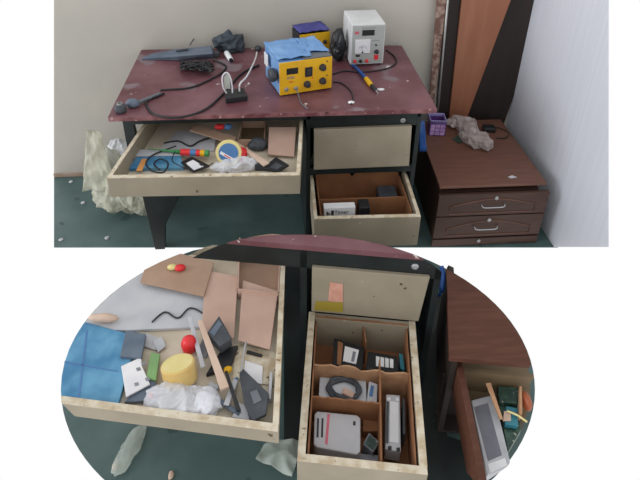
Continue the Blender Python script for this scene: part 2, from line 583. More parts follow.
# drawer fronts: two whole and the top of a third
fx = (k_fr-k_fl).normalized()
fn = fx.cross(UZ)                     # towards the viewer
f_org = k_fl+fn*0.02
f_org.z = 0
fw = (k_fr-k_fl).length+0.012
def fz(y):
    return onp(495, y, f_org, fn).z
rows = [(fz(194), fz(214.5)), (fz(215.5), fz(236)), (fz(237.5), 0.004)]
for i, (zt, zb) in enumerate(rows):
    o = f_org+fx*(-0.004)
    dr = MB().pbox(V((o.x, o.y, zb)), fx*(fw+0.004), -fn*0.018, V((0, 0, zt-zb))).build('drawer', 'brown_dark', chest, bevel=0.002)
    if i == 0:
        dr['label'] = 'top drawer front, its upper edge standing proud'
    if i < 2:
        # arched moulding
        h = zt-zb
        mb = MB()
        up_, lo_ = [], []
        for k in range(13):
            t = k/12
            x = 0.055+t*(fw-0.11)
            arch = 0.006+0.30*h*math.sin(math.pi*t)**1.2
            p = f_org+fx*x+fn*0.001
            up_.append(V((p.x, p.y, zb+h*0.42+arch)))
            lo_.append(V((p.x, p.y, zb+h*0.12)))
        mb.tube(up_+lo_[::-1]+[up_[0]], 0.0028, 6, 1)
        mb.build('moulding', 'brown', dr, smooth=True)
        c = f_org+fx*(fw*(0.49-0.025*i))
        zc = zb+h*0.44
        w2 = 0.055
        hp = [V((c.x, c.y, zc+0.010))+fx*s_*w2+fn*t_ + V((0, 0, dz)) for s_, t_, dz in ((-1, 0, 0.004), (-0.97, 0.012, 0.002), (-0.82, 0.018, -0.005), (0, 0.019, -0.006), (0.82, 0.018, -0.005), (0.97, 0.012, 0.002), (1, 0, 0.004))]
        MB().tube(hp, 0.0027, 8, 3).build('handle', 'chrome', dr, smooth=True)
        lk = c+fx*0.012
        MB().lathe(V((lk.x, lk.y, zt-h*0.18)), fn, [(0.010, 0), (0.010, 0.005), (0.007, 0.007), (0.003, 0.007)], 16).build('lock', 'steel', dr)
    else:
        lk = f_org+fx*(fw*0.43)
        MB().lathe(V((lk.x, lk.y, zt-0.014)), fn, [(0.009, 0), (0.009, 0.004), (0.006, 0.006), (0.003, 0.006)], 16).build('lock', 'steel', dr)

# ------------------------------------------------------------------ boards leaning in the corner, plus a slab for its shade
by = WY-0.008
def lean(name, label, cat, pts, depth, m, bev=0.002, foot=None, y0=0.690):
    """outline on the plane of its front, bottom edge carried down to the floor"""
    P = [at(x, y, Y=y0) for x, y in pts]
    mb = MB().prism(P, (0, depth, 0))
    ob = mb.build(name, m, root=(sum((p.x for p in P))/len(P), y0, 0), bevel=bev)
    return tag(ob, label, cat)

def lean_pts(tl, tr, bl, br, y0, zb=0.0, ztop=-50):
    """extend a slanted strip down to the floor and up past the frame"""
    def ext(t, b):
        T, B = at(*t, Y=y0), at(*b, Y=y0)
        k = (zb-B.z)/(T.z-B.z)
        return T+(T-B)*0.35, B+(T-B)*k
    Lt, Lb = ext(tl, bl)
    Rt, Rb = ext(tr, br)
    return [Lb, Rb, Rt, Lt]

def leaner(name, label, cat, tl, tr, bl, br, y0, th, m):
    P = lean_pts(tl, tr, bl, br, y0)
    c = sum(P, V((0, 0, 0)))/4
    return tag(MB().prism(P, (0, th, 0)).build(name, m, root=(c.x, y0, 0), bevel=0.0015), label, cat)

leaner('shade_board', 'wide blackish slab standing in for the shade behind the orange-brown board', 'board', (446, 0), (549, 0), (436, 118), (506, 118), 0.683, 0.013, 'shade_dk')  # blackish slab added in place of the soft shade beside the boards
leaner('brown_board', 'tall orange-brown board leaning in the corner behind the low chest', 'board', (462, 0), (511, 0), (449, 118), (467, 118), 0.666, 0.014, 'board')
leaner('peeling_board', 'narrow board with peeling rust and white edge beside the desk corner', 'board', (437, 0), (447, 0), (429, 105), (434, 105), 0.650, 0.012, 'rusty')
p0, p1 = at(448, 0, Y=0.640), at(437, 118, Y=0.640)
k = (0-p1.z)/(p0.z-p1.z)
tag(MB().cyl(p1+(p0-p1)*k, p0+(p0-p1)*0.35, 0.0055, n=12).build('metal_rod', 'steel', root=p1+(p0-p1)*k, smooth=True), 'thin grey metal rod leaning beside the peeling board', 'rod')

# ------------------------------------------------------------------ things on the desk
TZ = 0.7505
def front_frame(tl, tr, br, bl, z):
    """a front standing on z: base corners from the photo, height from the top-left corner"""
    B0, B1 = at(*bl, z=z), at(*br, z=z)
    ex = (B1-B0)
    w = ex.length
    ex = ex.normalized()
    n = ex.cross(UZ)
    T0 = onp(tl[0], tl[1], B0, n)
    T1 = onp(tr[0], tr[1], B0, n)
    return B0, ex, n, w, ((T0.z+T1.z)/2-z)

def station(root_label, tl, tr, br, bl, z, depth, name, cat, group=None):
    B0, ex, n, w, h = front_frame(tl, tr, br, bl, z)
    return B0, ex, n, w, h

# yellow and blue hot air rework station
B0, ex, n, w, h = front_frame((278, 64.5), (331, 56), (331.5, 89), (280, 97), TZ)
h = max(0.10, min(h, 0.17))
back = -n
dep = 0.205
st = thing('rework_station', 'yellow-fronted soldering station with knobs and blue sides in the middle of the desk', 'soldering station', B0+ex*w/2+back*dep/2)
MB().pbox(B0+back*0.006+UZ*0.006, ex*w, back*dep, UZ*(h-0.006)).build('case', 'blue', st, bevel=0.003)
fp = MB().pbox(B0+UZ*0.006, ex*w, back*0.006, UZ*(h-0.006)).build('front_panel', 'yellow', st, bevel=0.0015)
def fpt(u, v, out=0.0):
    return B0+ex*(w*u)+UZ*(h*v)+n*out
def fbox(u0, u1, v0, v1, t):
    return MB().pbox(fpt(u0, v0, -0.0005), ex*(w*(u1-u0)), UZ*(h*(v1-v0)), n*t)
fbox(0.13, 0.345, 0.64, 0.82, 0.003).build('display', 'screen', fp, bevel=0.001)
fbox(0.475, 0.615, 0.50, 0.78, 0.004).build('switch', 'blk', fp, bevel=0.001)
fbox(0.51, 0.585, 0.56, 0.73, 0.008).build('switch_rocker', 'knob', fp, bevel=0.002)
for u, v, r in ((0.81, 0.72, 0.0155), (0.815, 0.31, 0.0155), (0.515, 0.275, 0.0155)):
    MB().lathe(fpt(u, v), n, [(r, 0), (r, 0.004), (r*0.82, 0.006), (r*0.74, 0.017), (r*0.6, 0.019)], 24).build('knob', 'knob', fp)
for u, v in ((0.12, 0.21), (0.30, 0.20)):
    MB().lathe(fpt(u, v), n, [(0.009, 0), (0.009, 0.004), (0.006, 0.006), (0.006, 0.012), (0.002, 0.012)], 16).build('socket', 'steel', fp)
for u, v, m in ((0.90, 0.88, 'ink'), (0.90, 0.46, 'ink'), (0.62, 0.44, 'red')):
    MB().lathe(fpt(u, v), n, [(0.0032, 0), (0.0032, 0.002), (0.001, 0.003)], 10).build('indicator', m, fp)
MB().text('8586', fpt(0.135, 0.50), ex, UZ, 0.017, squeeze=1.0).build('lettering', 'greypr', fp)
MB().text('SMD', fpt(0.165, 0.385), ex, UZ, 0.011).build('lettering', 'red', fp)
# loose blue cover over the top and its far side
mb = MB()
tt = fpt(0, 1, -0.0)+UZ*0.002
mb.sheet(tt+back*0.016-ex*0.004, tt+back*0.016+ex*(w*0.62), tt+back*(dep+0.012)+ex*(w*0.8), tt+back*(dep+0.012)-ex*0.004, n=18, amp=0.012, freq=22, seed=3, thick=0.002)
mb.build('cover_sheet', 'blue', st, smooth=True)
mb = MB()
mb.sheet(tt+back*0.065+ex*(w*0.60), tt+back*0.035+ex*(w*1.0), tt+back*(dep+0.01)+ex*(w*1.0), tt+back*(dep+0.01)+ex*(w*0.60), n=14, amp=0.012, freq=22, seed=5, thick=0.002)
mb.build('cover_sheet', 'blue', st, smooth=True)
MB().pbox(tt+back*0.004+ex*(w*0.45), ex*(w*0.54), back*0.05, UZ*0.003).build('top_edge', 'grey', st, bevel=0.001)
# gun holder on its left side
gp = fpt(0, 0.60)-ex*0.024+back*0.03
MB().lathe(gp-ex*0.014, V(ex), [(0.013, 0), (0.027, 0.004), (0.030, 0.016), (0.027, 0.028), (0.012, 0.034)], 20).build('gun_holder', 'greyd', st, smooth=True)
MB().tube([gp-ex*0.004, gp+ex*0.026], 0.009, 10, 1).build('holder_arm', 'blk', st)
wq = fpt(0, 0.92)-ex*0.012+back*0.12
MB().pbox(wq, -ex*0.004, back*0.05, UZ*-0.055).build('side_bracket', 'whitep', st, bevel=0.001)
# lead that hangs out of the front socket
q0 = fpt(0.30, 0.20, 0.012)
MB().tube([q0, q0+n*0.012-UZ*0.006, V((q0.x+0.010, q0.y-0.028, TZ+0.004)), at(301, 103, z=TZ+0.004), at(308, 109, z=TZ+0.004)], 0.0024, 8, 5).build('lead', 'grey', st, smooth=True)

# second station behind it
B1_, ex2, n2, w2, h2 = front_frame((298, 27), (329, 24), (329.5, 56), (300, 60), TZ)
h2 = 0.125
st2 = thing('soldering_station', 'smaller yellow-fronted station with violet-blue cover, half hidden behind the blue one', 'soldering station', B1_+ex2*w2/2-n2*0.05)
MB().pbox(B1_-n2*0.006, ex2*w2, -n2*0.11, UZ*h2).build('case', 'blk', st2, bevel=0.003)
f2 = MB().pbox(B1_+UZ*0.004, ex2*w2, -n2*0.006, UZ*(h2-0.004)).build('front_panel', 'yellow', st2, bevel=0.0015)
for u, v in ((0.82, 0.3), (0.82, 0.62)):
    MB().lathe(B1_+ex2*w2*u+UZ*h2*v, n2, [(0.010, 0), (0.010, 0.004), (0.008, 0.012), (0.003, 0.013)], 16).build('knob', 'knob', f2)
mb = MB()
mb.sheet(B1_+UZ*(h2+0.001)-ex2*0.003, B1_+UZ*(h2+0.001)+ex2*w2*0.98, B1_+UZ*(h2+0.001)-n2*0.115+ex2*w2*0.98, B1_+UZ*(h2+0.001)-n2*0.115-ex2*0.003, n=10, amp=0.016, freq=25, seed=9, thick=0.002)
mb.build('cover_sheet', 'bluedk', st2, smooth=True)

# black pouch between the stations and the power supply
p = at(340, 62, z=TZ)
tag(MB().film(p+V((-0.004, 0.03, 0.072)), (0.029, 0.036, 0.078), 0.7, 0.05, 4, 5, zmin=TZ, fold=0.5).build('pouch', 'blk', root=p, smooth=True), 'crumpled black pouch standing left of the grey power supply', 'pouch')

# bench power supply
B0, ex, n, w, h = front_frame((352, 24.6), (385.8, 23.6), (382.8, 65), (350, 66.5), TZ)
back = -n
ps = thing('power_supply', 'pale grey bench power supply with dial meter and red switch', 'power supply', B0+ex*w/2+back*0.1)
MB().pbox(B0+UZ*0.008, ex*w, back*0.20, UZ*(h-0.008)).build('case', 'psu', ps, bevel=0.004)
for u in (0.08, 0.92):
    for v in (0.02, 0.17):
        MB().cyl(B0+ex*w*u+back*v, B0+ex*w*u+back*v+UZ*0.0085, 0.006).build('foot', 'blk', ps)
fp = MB().pbox(fpt(0.03, 0.07, 0.0), ex*w*0.94, UZ*h*0.90, n*0.002).build('front_panel', 'psuf', ps, bevel=0.001)
def pbx(u0, u1, v0, v1, t):
    return MB().pbox(fpt(u0, v0, 0.0015), ex*(w*(u1-u0)), UZ*(h*(v1-v0)), n*t)
pbx(0.31, 0.67, 0.74, 0.87, 0.003).build('display', 'screen', fp, bevel=0.001)
mt = pbx(0.12, 0.57, 0.32, 0.65, 0.004).build('meter', 'white', fp, bevel=0.001)
mb = MB()
c = fpt(0.345, 0.38, 0.006)
arc = [c+ex*(0.021*math.cos(a_))+UZ*(0.026*math.sin(a_)) for a_ in [math.radians(25+13*i) for i in range(11)]]
mb.tube(arc, 0.0007, 6, 1)
mb.tube([c, c+ex*-0.010+UZ*0.022], 0.0006, 6, 1)
mb.build('dial', 'bluelab', mt)
MB().text('A', fpt(0.325, 0.455, 0.0055), ex, UZ, 0.009).build('lettering', 'ink', mt)
MB().lathe(fpt(0.345, 0.35, 0.005), n, [(0.004, 0), (0.004, 0.003), (0.001, 0.003)], 12).build('screw', 'blk', mt)
MB().lathe(fpt(0.77, 0.345, 0.002), n, [(0.0115, 0), (0.0115, 0.003), (0.009, 0.006), (0.008, 0.013), (0.003, 0.014)], 20).build('knob', 'knob', fp)
MB().lathe(fpt(0.74, 0.51, 0.002), n, [(0.004, 0), (0.004, 0.007), (0.001, 0.008)], 12).build('button', 'knob', fp)
pbx(0.71, 0.83, 0.155, 0.265, 0.005).build('power_switch', 'red', fp, bevel=0.001)
for u, m in ((0.13, 'red'), (0.30, 'blk'), (0.49, 'red')):
    MB().lathe(fpt(u, 0.135, 0.002), n, [(0.0075, 0), (0.0075, 0.005), (0.006, 0.007), (0.006, 0.014), (0.003, 0.015)], 16).build('terminal', m, fp)
pbx(0.15, 0.28, 0.235, 0.285, 0.001).build('label_plate', 'ink', fp)
lg = pbx(0.09, 0.22, 0.775, 0.84, 0.0008).build('logo', 'pink', fp)
pbx(0.62, 0.84, 0.605, 0.62, 0.0008).build('printed_line', 'greypr', fp)
pbx(0.30, 0.70, 0.905, 0.92, 0.0008).build('printed_line', 'greypr', fp)

# soldering iron with a blue lead
a, b, c, e = at(355, 66.5, z=TZ+0.012), at(366, 78.5, z=TZ+0.012), at(371.5, 85.5, z=TZ+0.012), at(376, 90.5, z=TZ+0.010)
ir = thing('soldering_iron', 'soldering iron with yellow grip lying in front of the power supply', 'soldering iron', (b.x, b.y, TZ))
MB().tube([at(352, 66, z=TZ+0.006), a, b], [0.006, 0.0065, 0.008], 12, 5).build('handle', 'bluecord', ir, smooth=True)
MB().tube([b, b.lerp(c, 0.5), c], [0.0105, 0.0115, 0.0105], 14, 4).build('grip', 'yellow', ir, smooth=True)
MB().tube([c, c.lerp(e, 0.5), e], [0.009, 0.008, 0.006], 12, 2).build('collar', 'blk', ir, smooth=True)
MB().tube([e, e+(e-c)*0.6-UZ*0.004], [0.003, 0.0015], 8, 1).build('tip', 'steel', ir)

def cord(name, label, pxs, z, r, m='cable', cat='cable'):
    pts = [at(x, y, z=(q_[0] if q_ else z)) for x, y, *q_ in pxs]
    return tag(MB().tube(pts, r, 8, 6).build(name, m, root=pts[0], smooth=True), label, cat)

cord('power_cable', 'black cable looping on the desk to the right of the power supply', [(386, 50), (394, 56), (396, 63), (385, 69), (362, 72), (345, 71), (333, 74)], TZ+0.004, 0.0034)
cord('power_cable', 'thin black cable curling past the right end of the yellow station', [(333, 82), (341, 83), (350, 90), (353, 99), (351, 104)], TZ+0.003, 0.0028)
# big loop at the left
cord('power_cable', 'black cable making a wide loop over the left half of the desktop', [(259, 65), (241, 74), (222, 95), (204, 110), (178, 117.5), (156, 115), (147, 107), (148, 100), (158, 96), (164, 93)], TZ+0.005, 0.0045)
cord('power_cable', 'black cable running back from the left loop toward the dark bundle', [(160, 90), (188, 88), (205, 82), (220, 74), (226, 66), (213, 60)], TZ+0.005, 0.0042)

# adapter with a wire tie
bx = [at(226, 104, z=TZ), at(248, 101, z=TZ), at(244, 93, z=TZ), at(225, 95, z=TZ)]
ad = thing('adapter', 'black adapter block with clear loop and white wire near the middle of the desktop', 'adapter', sum(bx, V((0, 0, 0)))/4)
MB().prism(bx, (0, 0, 0.026)).build('body', 'blk', ad, bevel=0.004)
c = (bx[0]+bx[3])/2+UZ*0.026
lp = [c+V((0.006, 0.004, 0)), c+V((-0.006, 0.002, 0.03)), c+V((-0.006, 0.005, 0.075)), c+V((0.012, 0.006, 0.092)), c+V((0.026, 0.004, 0.07)), c+V((0.030, 0.004, 0.03)), c+V((0.030, 0.004, 0.0))]
MB().tube(lp, 0.0032, 8, 5).build('clear_loop', 'bag', ad, smooth=True)
mb = MB()
mb.prism([c+V((0.0, 0.006, 0.02)), c+V((0.022, 0.006, 0.02)), c+V((0.024, 0.006, 0.07)), c+V((0.012, 0.007, 0.088)), c+V((-0.002, 0.006, 0.07))], (0, 0.002, 0))
mb.build('clear_tag', 'film', ad)
c2 = (bx[1]+bx[2])/2+UZ*0.026
MB().tube([c2-V((0.025, 0, 0)), c2+V((-0.022, 0.01, 0.03)), at(247, 76, z=TZ+0.045), at(255, 60, z=TZ+0.03), at(257, 52, z=TZ+0.01)], 0.0036, 8, 6).build('wire', 'wcable', ad, smooth=True)
# small black plug at end of the wire
p = at(258, 51, z=TZ)
tag(MB().lump(p+UZ*0.014, (0.016, 0.018, 0.014), 0.15, 20, 2, 3, zmin=TZ).build('plug', 'greyd', root=p, smooth=True), 'small dark plug at the far end of the white wire', 'plug')
# silver jack
a, b = at(226.5, 53, z=TZ+0.014), at(231, 60, z=TZ+0.014)
jk = thing('cable_jack', 'short silver cylindrical jack with dark end left of the blue station', 'jack', (a.x, a.y, TZ))
MB().cyl(a, b, 0.013, 0.0125).build('sleeve', 'whitep', jk, bevel=0.002)
MB().cyl(b, b+(b-a).normalized()*0.008, 0.010, 0.009).build('socket', 'blk', jk)

# dark bag at the back
p = at(227, 54, z=TZ)
tag(MB().film(p+V((0.0, 0.04, 0.036)), (0.066, 0.042, 0.046), 0.8, 0.06, 11, 5, zmin=TZ).build('bag', mat('dark_slate_fabric', (54, 62, 70), 0.7, (66, 76, 84), 20), root=p, smooth=True), 'dark slate bag slumped at the back edge of the desk', 'bag')
# long grey tool
a, b, c = at(139, 58.5, z=TZ+0.014), at(172, 53, z=TZ+0.024), at(214, 47.5, z=TZ+0.022)
tl = thing('heat_gun', 'long blue-grey hand tool lying along the back left of the desktop', 'tool', (b.x, b.y, TZ))
ax = (c-a).normalized()
sd = ax.cross(UZ).normalized()
lowp = [at(x, y, z=TZ) for x, y in ((139, 60), (178, 61), (214, 58), (214, 52), (178, 56), (150, 57.5))]
topp = [at(x, y, z=TZ+h_) for x, y, h_ in ((142, 57.5, 0.010), (178, 56, 0.030), (213, 53.5, 0.036), (212, 45.5, 0.036), (178, 48.5, 0.034), (152, 53, 0.018))]
MB().hexa(lowp, topp).build('body', 'bluegrey', tl, bevel=0.006, seg=3)
hp_ = at(213, 52, z=TZ+0.03)
MB().pbox(hp_-sd*0.012, ax*0.03, sd*0.024, UZ*-0.026).build('nozzle', 'greyd', tl, bevel=0.006)
q = a.lerp(c, 0.55)
MB().pbox(at(176, 52, z=TZ+0.034), ax*0.06, sd*-0.012, UZ*0.005).build('button', 'greyd', tl, bevel=0.002)
# tangle beside it
mb = MB()
pts = []
for i in range(64):
    x = 180+random.uniform(0, 34)
    y = 63+random.uniform(-2, 8)
    pts.append(at(x, y, z=TZ+0.006+random.uniform(0, 0.04)))
mb.tube(pts, 0.0042, 7, 5)
tag(mb.build('cable_tangle', 'cable', root=(pts[0].x, pts[0].y, TZ), smooth=True), 'tangle of dark cable in front of the long grey tool', 'cable')
a = at(190, 45, z=TZ+0.02)
tag(MB().tube([a, at(195, 37, z=TZ+0.05), at(201, 29, z=TZ+0.08)], 0.002, 6, 4).build('antenna_wire', 'cable', root=a), 'thin wire sticking up behind the long grey tool', 'wire')
# two small plugs at left front
p = at(121, 112, z=TZ)
pl = thing('plug', 'dark plug with metal ring lying on the front left corner of the desktop', 'plug', p)
MB().lathe(p+UZ*0.002, UZ, [(0.019, 0), (0.023, 0.006), (0.022, 0.024), (0.014, 0.032)], 20).build('body', 'greyd', pl, smooth=True)
MB().lathe(p+UZ*0.032, UZ, [(0.012, 0), (0.011, 0.008), (0.007, 0.008), (0.006, 0.002)], 16).build('ring', 'steel', pl)
p = at(133, 107, z=TZ)
pl = thing('plug', 'grey two-lobed plug beside the dark plug at the left front of the desktop', 'plug', p)
MB().lump(p+UZ*0.017, (0.027, 0.020, 0.018), 0.2, 24, 6, 3, zmin=TZ).build('body', 'bluegrey', pl, smooth=True)
MB().tube([p+V((0.015, 0.005, 0.012)), at(142, 101, z=TZ+0.012), at(152, 97, z=TZ+0.006), at(160, 94, z=TZ+0.004)], 0.008, 10, 4).build('strain_relief', 'grey', pl, smooth=True)
# glue drop
p = at(351, 103, z=TZ)
tag(MB().lump(p+UZ*0.003, (0.014, 0.010, 0.005), 0.3, 60, 2, 3, zmin=TZ-0.0002).build('glue_drop', 'whitep', root=p, smooth=True), 'white lump of dried glue near the front edge of the desktop', 'glue')
p = at(381, 89.5, z=TZ)
tag(MB().lump(p+UZ*0.001, (0.016, 0.011, 0.0025), 0.3, 60, 5, 3, zmin=TZ-0.0002).build('glue_drop', 'whitep', root=p, smooth=True), 'flat white glue spot at the tip of the soldering iron', 'glue')

# ------------------------------------------------------------------ in the wide drawer of the desk
def flat(name, label, cat, pxs, z, th, m, parent=None, bevel=0.001, group=None):
    pts = [at(x, y, z=z) for x, y in pxs]
    c = sum(pts, V((0, 0, 0)))/len(pts)
    o = MB().prism(pts, (0, 0, th)).build(name, m, parent, bevel=bevel, root=None if parent else c)
    if not parent:
        tag(o, label, cat, group)
    return o

t = thing('magazine', 'blue printed booklet with an orange stripe in the open wide drawer', 'booklet', at(150, 166, z=CB))
flat('cover', '', '', [(122, 171.5), (184, 170.5), (181, 158), (140, 158)], CB, 0.014, 'bluepaper', t)
flat('stripe', '', '', [(136, 171), (142, 171), (147, 159), (142, 159)], CB+0.014, 0.001, 'orange', t, 0)
flat('paper_sheet', 'large white sheet lying at the back of the open wide drawer', 'paper', [(158, 153), (178, 132), (218, 134), (214, 152)], CB, 0.008, 'paper')
flat('board_strip', 'grey-white strip of board left of the banded screwdriver', 'board', [(133, 157), (182, 156), (182, 151), (136, 150)], CB+0.0155, 0.004, 'paper')
a, b, c = at(148, 149, z=CB+0.030), at(181, 152, z=CB+0.030), at(209, 153.5, z=CB+0.030)
t = thing('screwdriver', 'screwdriver with red, blue and yellow banded handle and green shaft', 'screwdriver', V((b.x, b.y, CB+0.02)))
MB().tube([a, a.lerp(b, 0.5), b], [0.002, 0.005, 0.008], 10, 3).build('shaft', 'green', t, smooth=True)
hb = [('red', 0, 0.34), ('bluelab', 0.34, 0.55), ('red', 0.55, 0.70), ('yellow', 0.70, 0.86), ('green', 0.86, 1.0)]
for m, u, v in hb:
    MB().cyl(b.lerp(c, u), b.lerp(c, v), 0.0135, n=16).build('band', m, t, bevel=0.001)
t = thing('broken_phone', 'opened phone with black rim and white inside near the drawer front', 'phone', at(195, 166, z=CB+0.016))
ph = [(181, 163.5), (192, 158), (210, 167), (193, 173)]
flat('back_shell', '', '', ph, CB+0.016, 0.008, 'blk', t, 0.002)
flat('circuit_board', '', '', [(186, 163.5), (193, 160), (204, 166.5), (194, 170.5)], CB+0.024, 0.002, 'white', t)
flat('camera_module', '', '', [(199, 164.5), (201, 163.4), (204, 165), (202, 166.2)], CB+0.026, 0.002, 'ink', t, 0)
# tape roll leaning with its label to the viewer
p = at(228.5, 153, z=CB+0.055)
axv = (CAM-p).normalized()
axv = (axv+V((-0.15, -0.2, -0.1))).normalized()
t = thing('tape_roll', 'pale yellow tape roll with blue label propped up in the wide drawer', 'tape roll', V((p.x, p.y, CB)))
MB().lathe(p-axv*0.022, axv, [(0.037, 0), (0.049, 0), (0.050, 0.004), (0.050, 0.020), (0.048, 0.022), (0.0375, 0.022)], 40).build('tape', 'yel2', t)
lb = MB().lathe(p-axv*0.004, axv, [(0.038, 0), (0.038, 0.005), (0.001, 0.0052)], 40).build('label_disc', 'bluelab', t)
ux = axv.cross(UZ).normalized()*-1
uy = axv.cross(ux).normalized()
if uy.z < 0:
    uy = -uy
rd = (ux*0.86-uy*0.5).normalized()
rn = axv.cross(rd).normalized()
cp = p+axv*0.0015-uy*0.012-ux*0.005
MB().pbox(cp-rd*0.03-rn*0.006, rd*0.055, rn*0.011, axv*0.001).build('label_band', 'white', lb)
MB().pbox(cp-rd*0.012-rn*0.003, rd*0.026, rn*0.004, axv*0.0015).build('label_print', 'red', lb)
p = at(240.5, 153, z=CB+0.04)
tag(MB().lathe(p-UZ*0.035, UZ, [(0.012, 0), (0.024, 0.008), (0.0275, 0.028), (0.024, 0.048), (0.010, 0.056), (0.006, 0.062)], 24).build('red_pot', 'red', root=V((p.x, p.y, CB)), smooth=True), 'round red plastic pot right behind the tape roll', 'pot')
p = at(258, 149, z=CB)
tag(MB().lump(p+UZ*0.024, (0.036, 0.032, 0.026), 0.35, 30, 8, 4, zmin=CB+0.001).build('cable_bundle', 'greyd', root=p, smooth=True), 'dark crumpled cable bundle in front of the drawer cardboard', 'cable bundle')
a, b = at(235, 143, z=CB+0.045), at(267, 165.5, z=CB+0.030)
ax = (b-a).normalized(); sd = ax.cross(UZ).normalized()
tag(MB().prism([a-sd*0.005, a+sd*0.005, b+sd*0.015, b-sd*0.013], (0, 0, 0.007)).build('wooden_stick', 'wood', root=a, bevel=0.001), 'pale wooden stick slanting across the wide drawer beside the red pot', 'stick')
p = at(236, 169, z=CB)
tag(MB().film(p+V((0, -0.006, 0.018)), (0.088, 0.026, 0.020), 0.7, 0.045, 3, 6, zmin=CB+0.001, rot=0.12).build('plastic_bag', 'bag', root=p, smooth=True), 'white crumpled plastic bag behind the wide drawer front', 'plastic bag')
t = thing('phone_board', 'black square circuit module standing on its corner by the drawer front', 'circuit board', at(276, 166, z=CB))
flat('frame', '', '', [(262, 170), (276, 158.5), (289, 166.5), (278, 173)], CB+0.02, 0.008, 'blk', t)
flat('chip', '', '', [(270, 167.5), (276, 162.5), (283, 166.5), (277, 170)], CB+0.028, 0.003, 'greyd', t)
flat('metal_offcut', 'crumbly dark metal scraps beside the black circuit module', 'scrap', [(255, 171), (263, 165.5), (270, 171)], CB, 0.03, 'greyd')
# open cardboard boxes at the back right
def open_box(name, label, pxs, zb, hgt, m, inner=None, cut=None, flap=None, th=0.004):
    P = [at(x, y, z=zb) for x, y in pxs]
    c = sum(P, V((0, 0, 0)))/4
    t = thing(name, label, 'cardboard box', c)
    mb = MB().prism(P, (0, 0, 0.003))
    if cut:
        mb.oval(cut)
    mb.build('box_bottom', inner or m, t)
    for i in range(4):
        a, b = P[i], P[(i+1) % 4]
        nn = (b-a).cross(UZ).normalized()
        if nn.dot(c-a) < 0:
            nn = -nn
        mb = MB().prism([a, b, b+nn*th, a+nn*th], (0, 0, hgt))
        if cut:
            mb.oval(cut)
        if len(mb.bm.faces):
            mb.build('box_side', m, t)
    return t
open_box('cardboard_box', 'shallow dark-bottomed cardboard box at the back of the wide drawer', [(238, 147), (265, 147), (266, 128), (242, 128)], CB, 0.035, 'card', 'tan')
q = at(238, 152, z=CB)
fl_pts = [at(268, 155, z=CB+0.012), at(294, 157, z=CB+0.012), at(296, 128, z=CB+0.05), at(269, 128, z=CB+0.05)]
c = sum(fl_pts, V((0, 0, 0)))/4
tag(MB().prism(fl_pts, (0, 0, 0.004)).build('cardboard_flap', 'cardpink', root=c), 'flat pinkish cardboard panel at the right end of the wide drawer', 'cardboard')
pts = [at(190, 131, z=CB+0.05), at(196, 126, z=CB+0.05), at(236, 138, z=CB+0.035), at(233, 145, z=CB+0.035)]
tag(MB().prism(pts, (0, 0, 0.005)).build('cardboard_strip', 'card', root=sum(pts, V((0, 0, 0)))/4), 'long brown cardboard strip across the back of the wide drawer', 'cardboard')
t = thing('sweet_wrapper', 'red and blue wrapper tucked under the desktop in the wide drawer', 'wrapper', at(224, 128, z=CB+0.045))
p = at(220, 127, z=CB+0.052)
MB().lump(p, (0.022, 0.014, 0.012), 0.3, 40, 3, 3).build('wrapper_end', 'red', t, smooth=True)
MB().lump(p+V((0.034, 0.0, 0.0)), (0.018, 0.014, 0.012), 0.3, 40, 5, 3).build('wrapper_body', 'bluelab', t, smooth=True)
cord('thin_cable', 'thin black cable curling over the blue booklet in the wide drawer', [(176, 146), (165, 150), (153, 155), (146, 163), (152, 171), (164, 172), (168, 163), (160, 159), (154, 164), (160, 170)], CB+0.026, 0.003)
cord('thin_cable', 'thin black cable crossing the white sheet in the wide drawer', [(164, 143), (178, 141), (190, 146), (200, 141), (214, 137), (226, 140)], CB+0.0125, 0.0034)
cord('thin_cable', 'short black cable behind the phone in the wide drawer', [(176, 150), (172, 160), (180, 166), (192, 171), (206, 167), (213, 163)], CB+0.034, 0.002)

# ------------------------------------------------------------------ in the lower drawer of the desk
def torn_panel(mb, a, b, z0, z1, th, jag, seed, n=16):
    nn = (b-a).cross(UZ).normalized()
    top = [a.lerp(b, i/n)+UZ*(z1-a.z+jag*noise.noise(V((i*0.9+seed*7.1, seed, 0.3)))) for i in range(n+1)]
    bot = [a.lerp(b, i/n)+UZ*(z0-a.z) for i in range(n+1)]
    for i in range(n):
        mb.hexa([bot[i], bot[i+1], bot[i+1]+nn*th, bot[i]+nn*th], [top[i], top[i+1], top[i+1]+nn*th, top[i]+nn*th])
    return mb

t = thing('cardboard_tray', 'torn brown cardboard box with a divider filling the lower open desk drawer', 'cardboard box', (1.0, -0.03, LB))
x0, x1, y0, y1 = 0.818, 1.195, -0.165, 0.105
MB().box(x0, x1, y0, y1, LB, LB+0.003).build('box_bottom', 'carddk', t)
torn_panel(MB(), V((x0, y1, LB)), V((x1, y1, LB)), LB, ZL+0.005, 0.004, 0.045, 2).build('back_panel', 'carddk', t)
torn_panel(MB(), V((x0, y0, LB)), V((x1, y0, LB)), LB, ZL-0.065, 0.004, 0.008, 4).build('front_flap', 'carddk', t)
torn_panel(MB(), V((x0, -0.06, LB)), V((x1, -0.06, LB)), LB, ZL-0.022, 0.004, 0.006, 5).build('divider', 'carddk', t)
torn_panel(MB(), V((x0, y0, LB)), V((x0, y1, LB)), LB, ZL-0.022, 0.004, 0.010, 6).build('side_panel', 'carddk', t)
torn_panel(MB(), V((x1, y0, LB)), V((x1, y1, LB)), LB, ZL-0.022, 0.004, 0.010, 7).build('side_panel', 'carddk', t)
a = at(324, 217, Y=-0.15); b = at(352, 217, Y=-0.15); tp = at(324, 208.5, Y=-0.15).z
t = thing('phone_box', 'white printed phone carton standing in the front of the lower desk drawer', 'box', (a.x+0.05, -0.13, LB+0.003))
